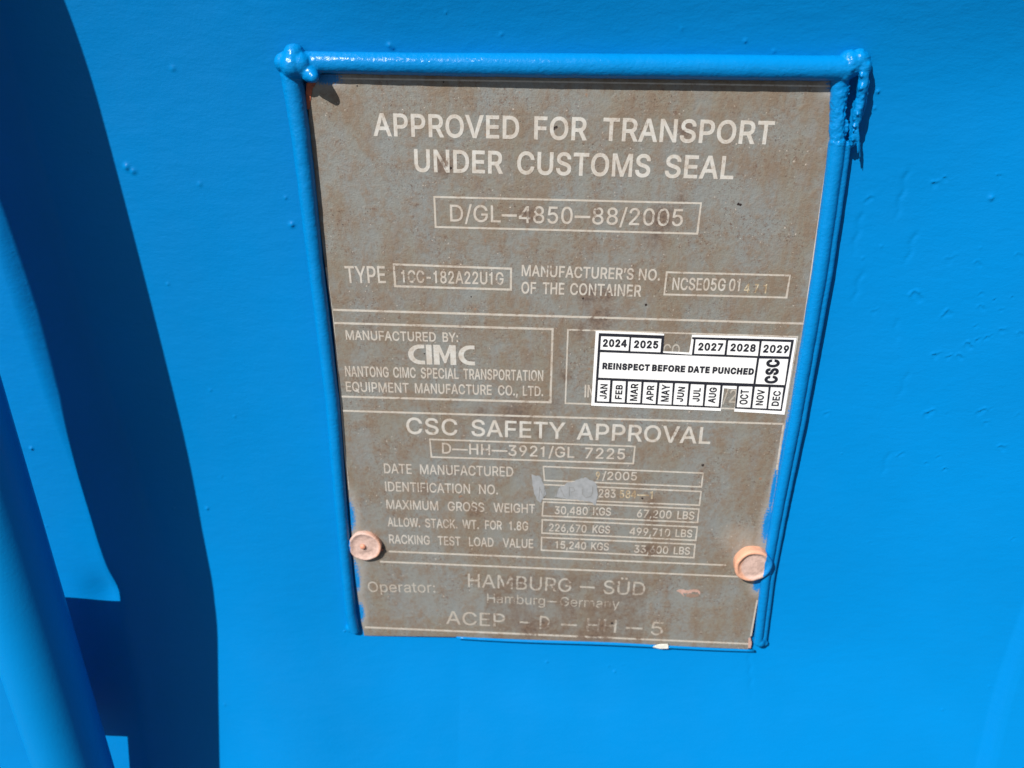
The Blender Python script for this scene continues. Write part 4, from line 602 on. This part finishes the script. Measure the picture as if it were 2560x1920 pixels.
T([('RACKING', 973.7, 1075), ('TEST', 1095, 1151.5), ('LOAD', 1173, 1234), ('VALUE', 1257.4, 1333)], (974.5, 1358.4), (1332.4, 1370.2), 22, 3.3, M_LET2)
T([('9', 1489.5, 1499)], (1489, 1199), (1500, 1199.2), 20, 3.4, M_STAMP)
T([('/2005', 1505, 1592)], (1505, 1199.4), (1592, 1200.9), 20.5, 3.6, M_LET2)
T([('283', 1496.3, 1538.5)], (1496, 1243.4), (1539, 1244.6), 21, 3.4, M_LET2)
T([('584', 1549, 1590), ('—', 1592, 1622), ('1', 1624, 1631)], (1549, 1244.8), (1631, 1247), 19.5, 3.4, M_STAMP)
T([('30,480', 1386.4, 1469), ('KGS', 1482.3, 1527)], (1387, 1284.9), (1527, 1289.2), 19.6, 3.2, M_LET2, .85)
T([('67,200', 1592.2, 1677.6), ('LBS', 1692.3, 1734.5)], (1592, 1292.9), (1734.5, 1299), 19.6, 3.2, M_LET2, .85)
T([('226,670', 1372.5, 1465.7), ('KGS', 1481, 1524.6)], (1373, 1328), (1524.6, 1333.7), 19, 3.1, M_LET2, .85)
T([('499,710', 1573.4, 1674.5), ('LBS', 1688, 1729.6)], (1574, 1337.4), (1729.6, 1343.6), 19, 3.1, M_LET2, .85)
T([('15,240', 1388.4, 1464.5), ('KGS', 1477.5, 1521.4)], (1389, 1370.8), (1521.4, 1376.4), 18.6, 3.1, M_LET2, .85)
T([('33,600', 1585, 1669.6), ('LBS', 1683.7, 1724)], (1585.6, 1381.3), (1724, 1386.8), 18.6, 3.1, M_LET2, .85)
T([('Operator:', 921.5, 1089)], (923.3, 1479.4), (1089, 1481.3), 25, 3.6, M_LET3, 1.0)
T([('HAMBURG', 1170.1, 1427.6), ('—', 1448.6, 1485.9), ('SÜD', 1507.6, 1611)], (1171.4, 1467.2), (1610.4, 1489.1), 33, 5.2, M_LET3, 1.05)
T([('Hamburg', 1218.2, 1362), ('—', 1368, 1392), ('Germany', 1400, 1547.5)], (1219, 1506), (1530.4, 1520.3), 22, 3.0, M_LET3, 1.0)
T([('ACEP', 1115.7, 1262), ('—', 1299, 1324.6), ('D', 1348.6, 1373.4), ('—', 1402, 1441.3), ('HH', 1466.2, 1539.6), ('—', 1564, 1604.6), ('5', 1626, 1655.8)], (1115.7, 1559.5), (1655.8, 1588), 32, 5.2, M_LET3, 1.1)

# printed boxes and rules -------------------------------------------
def q2(pts): return [(P(a, b)[0], P(a, b)[2]) for a, b in pts]
def box(tl, tr, br, bl, t, mat=None):
    s = 1
    inn = [(tl[0]+t*s, tl[1]+t), (tr[0]-t*s, tr[1]+t), (br[0]-t*s, br[1]-t), (bl[0]+t*s, bl[1]-t)]
    link('border_box', flat_shape([q2([tl, tr, br, bl]), q2(inn)], -.00007, .0001, 'border_box'), mat or M_LINE, plate)
box((1083.4, 490), (1755, 505.8), (1745.6, 586.6), (1086.9, 569.8), 4.8)
box((981.8, 658.3), (1280.5, 669.1), (1279.8, 726.7), (985.6, 718), 5.2)
box((1664.7, 678.4), (1977.2, 686.4), (1968.4, 746.4), (1658.2, 738.3), 4.6)
box((1072.8, 1096.5), (1589.3, 1114), (1584.9, 1160.9), (1076.8, 1144.2), 3.8)
box((1356.6, 1164.5), (1759.4, 1181.1), (1755.3, 1219), (1359.5, 1202.6), 3.4)
box((1357.8, 1209.9), (1754.5, 1227), (1750.4, 1264.9), (1355.4, 1249), 3.4)
box((1356.6, 1253.1), (1749.2, 1271), (1745.5, 1308), (1353.7, 1291), 3.4)
box((1354.2, 1297.8), (1744.8, 1315.9), (1741.1, 1352.7), (1353, 1334.2), 3.4)
box((1352.5, 1341.8), (1739.4, 1359.3), (1736.2, 1395.9), (1351.7, 1376.9), 3.4)
box((1418, 822.5), (1996, 840), (1964, 1028), (1411.6, 1010), 3.8)
def rule(pts, t, mat=None):
    """poly line drawn as one closed ribbon, t px tall"""
    link('border_line', flat_shape([q2(pts)], -.00007, .0001, 'border_line'), mat or M_LINE, plate)
def hline(a, b, t): rule([(a[0], a[1]-t/2), (b[0], b[1]-t/2), (b[0], b[1]+t/2), (a[0], a[1]+t/2)], t)
hline((833, 774.5), (2009, 809), 5.2)
rule([(836, 805), (1384.4, 820), (1378.7, 1008.3), (852, 993.5), (852, 989), (1373.5, 1003), (1379, 825.5), (836, 810)], 5)
rule([(856.5, 1024.6), (1962, 1057.5), (1944, 1175), (1939, 1175), (1956, 1062), (856.5, 1029)], 4.5)
rule([(1891, 1500), (1895, 1500), (1879, 1590), (1875, 1590)], 3)
hline((972, 1378.6), (1815, 1412.8), 3.8)
hline((950, 1404), (1858, 1442), 3.8)
hline((912, 1568), (1872, 1609.5), 4.0)
hline((851, 196), (2095, 216), 4.0)
rule([(2090, 232), (2094, 232), (2012, 806), (2008, 806)], 3)
rule([(813.5, 668), (817.5, 668), (835, 800), (855, 1012), (864, 1131), (874, 1225), (870, 1225), (860.8, 1131), (851.8, 1012), (831.8, 800)], 3)

# grey paint brushed over the identification number, with letters scratched back into it
def zf(pts): return [(1320+a/4.0963, 1020+b/4.0963) for a, b in pts]
blob(zf([(35, 680), (70, 692), (118, 690), (140, 730), (165, 790), (185, 880), (152, 930), (125, 972), (95, 945), (65, 880), (45, 790)]), -.00019, .00012, 'brushed_paint', M_SMEAR, plate, 1.2)
blob(zf([(330, 795), (372, 800), (395, 765), (450, 762), (500, 735), (560, 722), (592, 712), (648, 745), (690, 765), (708, 805), (714, 880), (702, 940), (692, 1005), (650, 965), (560, 945), (440, 938), (360, 925), (270, 912), (300, 860)]), -.00019, .00012, 'brushed_paint', M_SMEAR, plate, 1.2)
def stroke2(pts, w, name, mat, parent, y=-.0003):
    pts = [np.array(p, float) for p in pts]; lft, rgt = [], []
    for i, p in enumerate(pts):
        t = pts[min(i+1, len(pts)-1)]-pts[max(i-1, 0)]; t /= np.linalg.norm(t); nn = np.array([-t[1], t[0]])*w/2
        lft.append(tuple(p+nn)); rgt.append(tuple(p-nn))
    return q2(lft+rgt[::-1])
SC = [[(110, 930), (118, 805)], [(118, 812), (160, 915)], [(160, 915), (166, 810)], [(280, 908), (318, 800)], [(322, 802), (372, 905)], [(420, 900), (425, 805)], [(432, 808), (470, 815), (478, 845), (440, 858)], [(446, 862), (492, 905)], [(560, 800), (558, 880), (590, 915), (640, 900), (660, 860), (662, 800)]]
link('scratched_letters', flat_shape([stroke2(zf(s), 1.2, '', None, None) for s in SC], -.00032, .00006, 'scratched_letters'), M_SCRATCH, plate)
def zh(pts): return [(1360+a/3.8138, 1390+b/3.8138) for a, b in pts]
blob(zh([(1262, 330), (1290, 318), (1335, 320), (1370, 330), (1415, 322), (1460, 320), (1488, 340), (1490, 368), (1478, 362), (1470, 345), (1430, 342), (1395, 352), (1350, 358), (1320, 352), (1340, 385), (1322, 375), (1300, 352)]), -.00012, .0001, 'pink_smudge', M_PINK, plate, 1.2)
blob(zh([(1360, 362), (1400, 360), (1440, 366), (1470, 362), (1478, 378), (1440, 394), (1390, 398), (1356, 388)]), -.00008, .00006, 'pink_smudge', simple('faded_pink_primer', c4(.27, .175, .135), c4(.22, .15, .115), 420, .6, .0001), plate, 1.5)
blob([(1871, 1596), (1876, 1594), (1879, 1605), (1877, 1620), (1870, 1621)], -.00012, .0001, 'pink_smudge', M_PINK, plate, .6)

# rivets ------------------------------------------------------------
def rivet_mat(name, cx, cz, blue_x, blue_side, shift):
    g = NG(name); x, y, z = g.sep()
    f = g.noise(380, 4, .65); f2 = g.noise(120, 2)
    face = g.mix(g.mr(f, .35, .65), c4(.57, .405, .35), c4(.45, .315, .27))
    rimm = g.voro(1).outputs[0]
    d = g.spot(cx+shift[0], cz+shift[1], shift[2])
    edge = g.mr(g.math('ADD', d, g.math('MULTIPLY', g.math('SUBTRACT', f2, .5), .25)), .12, -.06)
    col = g.mix(edge, face, c4(.62, .32, .21))
    if blue_side:
        j = g.math('MULTIPLY', g.math('SUBTRACT', g.noise(450, 3, .6), .5), .0016)
        xb = g.math('ADD', x, j)
        if blue_side > 0: bmk = g.mr(xb, blue_x-.00008, blue_x+.00008)
        else: bmk = g.mr(xb, blue_x+.00008, blue_x-.00008)
        col = g.mix(bmk, col, BLUE)
    nrm = g.bump(f, .00050, 1.0)
    nrm = g.bump(g.noise(1400, 2), .00010, .6, nrm)
    return g.out(col, .6, nrm, .35)
def rivet(px, py, rpx, base, mat, profile, lab, tilt, lump):
    c = P(px, py, 0.0); r = rpx/5150.0
    bm = bmesh.new(); n = 72; rings = []
    for (fr, hgt) in profile:
        ring = []
        for j in range(n):
            a = 2*math.pi*j/n
            wob = 1+.022*math.sin(2*a+.6)+.018*math.sin(3*a+1.9)+.010*math.sin(7*a)
            hx = hgt*(1+lump*math.cos(a-tilt)*(fr > .55))
            ring.append(bm.verts.new((c[0]+r*fr*wob*math.cos(a), .0004-base*(hgt > 0)-hx, c[2]+r*1.02*fr*wob*math.sin(a))))
        rings.append(ring)
    for a, b in zip(rings[:-1], rings[1:]):
        for j in range(n): bm.faces.new((a[j], a[(j+1) % n], b[(j+1) % n], b[j]))
    bm.faces.new(rings[-1])
    bmesh.ops.recalc_face_normals(bm, faces=bm.faces)
    me = bpy.data.meshes.new('rivet'); bm.to_mesh(me); bm.free()
    o = link('rivet', me, mat, plate, True); o['label'] = lab
    return o, c, r
m1 = rivet_mat('left_rivet_primer', X(915, 1361), Z(915, 1361), X(878, 1361), -1, (-.0009, .0003, .0092))
rv, c, r = rivet(914, 1361, 46, 0, m1, [(.99, 0), (1.0, .0010), (1.0, .0022), (.975, .0028), (.93, .00305), (.87, .0029), (.80, .0025), (.68, .0022), (.55, .0021), (.40, .0023), (.25, .0025), (.12, .0026), (.03, .0026)], 'pink faced rivet with a raised orange pip', 0, .10)
bm = bmesh.new(); sphere_bm(bm, (c[0]-.0009, -.0024, c[2]+.0002), (.0016, .0012, .0016)); me = bpy.data.meshes.new('pip'); bm.to_mesh(me); bm.free()
link('centre_pip', me, simple('orange_pip', c4(.60, .25, .15), c4(.52, .27, .19), 400, .55), rv, True)
bm = bmesh.new(); sphere_bm(bm, P(955, 1374, -.0014), .0010); me = bpy.data.meshes.new('hole'); bm.to_mesh(me); bm.free()
link('paint_drip', me, simple('dark_drip', c4(.05, .018, .012), c4(.08, .03, .02), 500, .15), rv, True)
m2 = rivet_mat('right_rivet_primer', X(1880, 1403), Z(1880, 1403), X(1908, 1403), 1, (.0016, -.0003, .0086))
rivet(1879, 1402, 50, .0022, m2, [(.99, 0), (1.0, .0010), (1.0, .0024), (.97, .0033), (.90, .0036), (.82, .0034), (.77, .0027), (.70, .0024), (.55, .0025), (.40, .0026), (.20, .0025), (.03, .0025)], 'pink faced rivet with a thick orange rim, half covered in blue paint', math.pi*.9, .12)

# ------------------------------------------------------------------ inspection sticker
stick = empty('inspection_sticker', tuple(P(1720, 1030, -.0003)), 'white sticker with black date grid stuck on the right of the metal plate', 'sticker')
def zs_(pts): return [(1470+a/4.0963, 810+b/4.0963) for a, b in pts]
def jag(pts, amp=.25):
    return [(a+random.uniform(-amp, amp), b+random.uniform(-amp, amp)) for a, b in pts]
white = zs_([(80, 70), (300, 78), (560, 88), (780, 98), (774, 200), (768, 277), (900, 284), (1036, 291), (1052, 200), (1066, 110), (1600, 122), (2135, 142), (2080, 480), (2012, 925), (1760, 908), (1496, 893), (1508, 800), (1519, 664), (1460, 662), (1394, 655), (1376, 780), (1360, 888), (700, 862), (33, 833), (55, 460)])
YS = -.00030
link('sticker_sheet', flat_shape([q2(jag(white))], YS, .00018, 'sticker_sheet'), M_STICK, stick)
cells = [[(133, 122), (425, 132), (413, 272), (124, 260)], [(442, 135), (752, 148), (740, 287), (432, 276)],
 [(1102, 153), (1413, 163), (1395, 310), (1085, 302)], [(1435, 165), (1755, 175), (1738, 325), (1418, 312)], [(1778, 172), (2078, 182), (2055, 330), (1758, 322)],
 [(124, 285), (1730, 345), (1692, 608), (106, 546)], [(1752, 350), (2050, 355), (2012, 622), (1714, 610)],
 [(103, 570), (228, 573), (214, 793), (90, 788)], [(252, 578), (387, 583), (374, 800), (238, 795)], [(410, 585), (547, 590), (533, 805), (396, 803)], [(570, 592), (708, 597), (690, 815), (553, 808)],
 [(732, 600), (868, 603), (853, 822), (712, 817)], [(890, 603), (1028, 608), (1010, 828), (870, 822)], [(1052, 612), (1190, 618), (1173, 833), (1030, 827)], [(1215, 620), (1355, 625), (1335, 842), (1192, 835)],
 [(1545, 635), (1683, 638), (1660, 853), (1520, 848)], [(1708, 640), (1848, 643), (1825, 862), (1680, 857)], [(1870, 643), (2000, 648), (1970, 870), (1843, 865)]]
outer = [(110, 90), (778, 115), (767, 292), (1062, 312), (1082, 154), (1064, 150), (1067, 131), (2108, 158), (1982, 888), (1503, 862), (1524, 632), (1378, 627), (1357, 858), (66, 803)]
link('date_grid', flat_shape([q2(zs_(outer))]+[q2(zs_(c)) for c in cells], YS-.00008, .0001, 'date_grid'), M_INK, stick)
def S(words, b0, b1, cap, st, kmax=1.0):
    k = 4.0963; f = lambda p: (1470+p[0]/k, 810+p[1]/k)
    return line_text([(w, 1470+l/k, 1470+r/k) for w, l, r in words], f(b0), f(b1), cap/k, st/k, M_INK, kmax, stick, YS-.00008, .0001, 'printed_text')
S([('2024', 150, 390)], (150, 231), (390, 236), 80, 20)
S([('2025', 468, 712)], (468, 243), (712, 250), 80, 20)
S([('2027', 1124, 1372)], (1124, 268), (1372, 274), 80, 20)
S([('2028', 1453, 1707)], (1453, 276), (1707, 284), 80, 20)
S([('2029', 1788, 2046)], (1788, 290), (2046, 297), 82, 20)
S([('REINSPECT', 145, 618), ('BEFORE', 652, 984), ('DATE', 1020, 1236), ('PUNCHED', 1270, 1684)], (145, 460), (1684, 519), 68, 20)
def SV(word, bx, y0, y1, cap, st, lean):
    """text running up the sticker; base line at x = bx (bottom) leaning right by lean towards the top"""
    k = 4.0963; f = lambda a, b: P(1470+a/k, 810+b/k)
    A, B = f(bx, y0), f(bx+lean, y1); L = math.hypot(B[0]-A[0], B[2]-A[2]); ux, uz = (B[0]-A[0])/L, (B[2]-A[2])/L
    Cc = f(bx-cap, y0); hz = abs(Cc[0]-A[0]); sc_ = hz/cap
    c = word_contours(word, L, hz, st*sc_, 1.0)
    link('printed_text', flat_shape(place(c, A[0], A[2], ux, uz), YS-.00008, .0001, 'printed_text'), M_INK, stick)
for w, bx, y0, y1, cap, lean in [('JAN', 190, 765, 615, 74, 12), ('FEB', 345, 768, 622, 72, 12), ('MAR', 502, 785, 610, 76, 14), ('APR', 665, 785, 628, 74, 14), ('MAY', 824, 793, 620, 82, 16), ('JUN', 970, 795, 645, 70, 26),
                                  ('JUL', 1140, 793, 655, 74, 16), ('AUG', 1300, 808, 650, 76, 22), ('OCT', 1630, 822, 672, 84, 18), ('NOV', 1788, 830, 672, 76, 24), ('DEC', 1950, 838, 685, 76, 26)]:
    SV(w, bx, y0, y1, cap, 15.5, lean)
SV('CSC', 1937, 607, 367, 135, 32, 28)
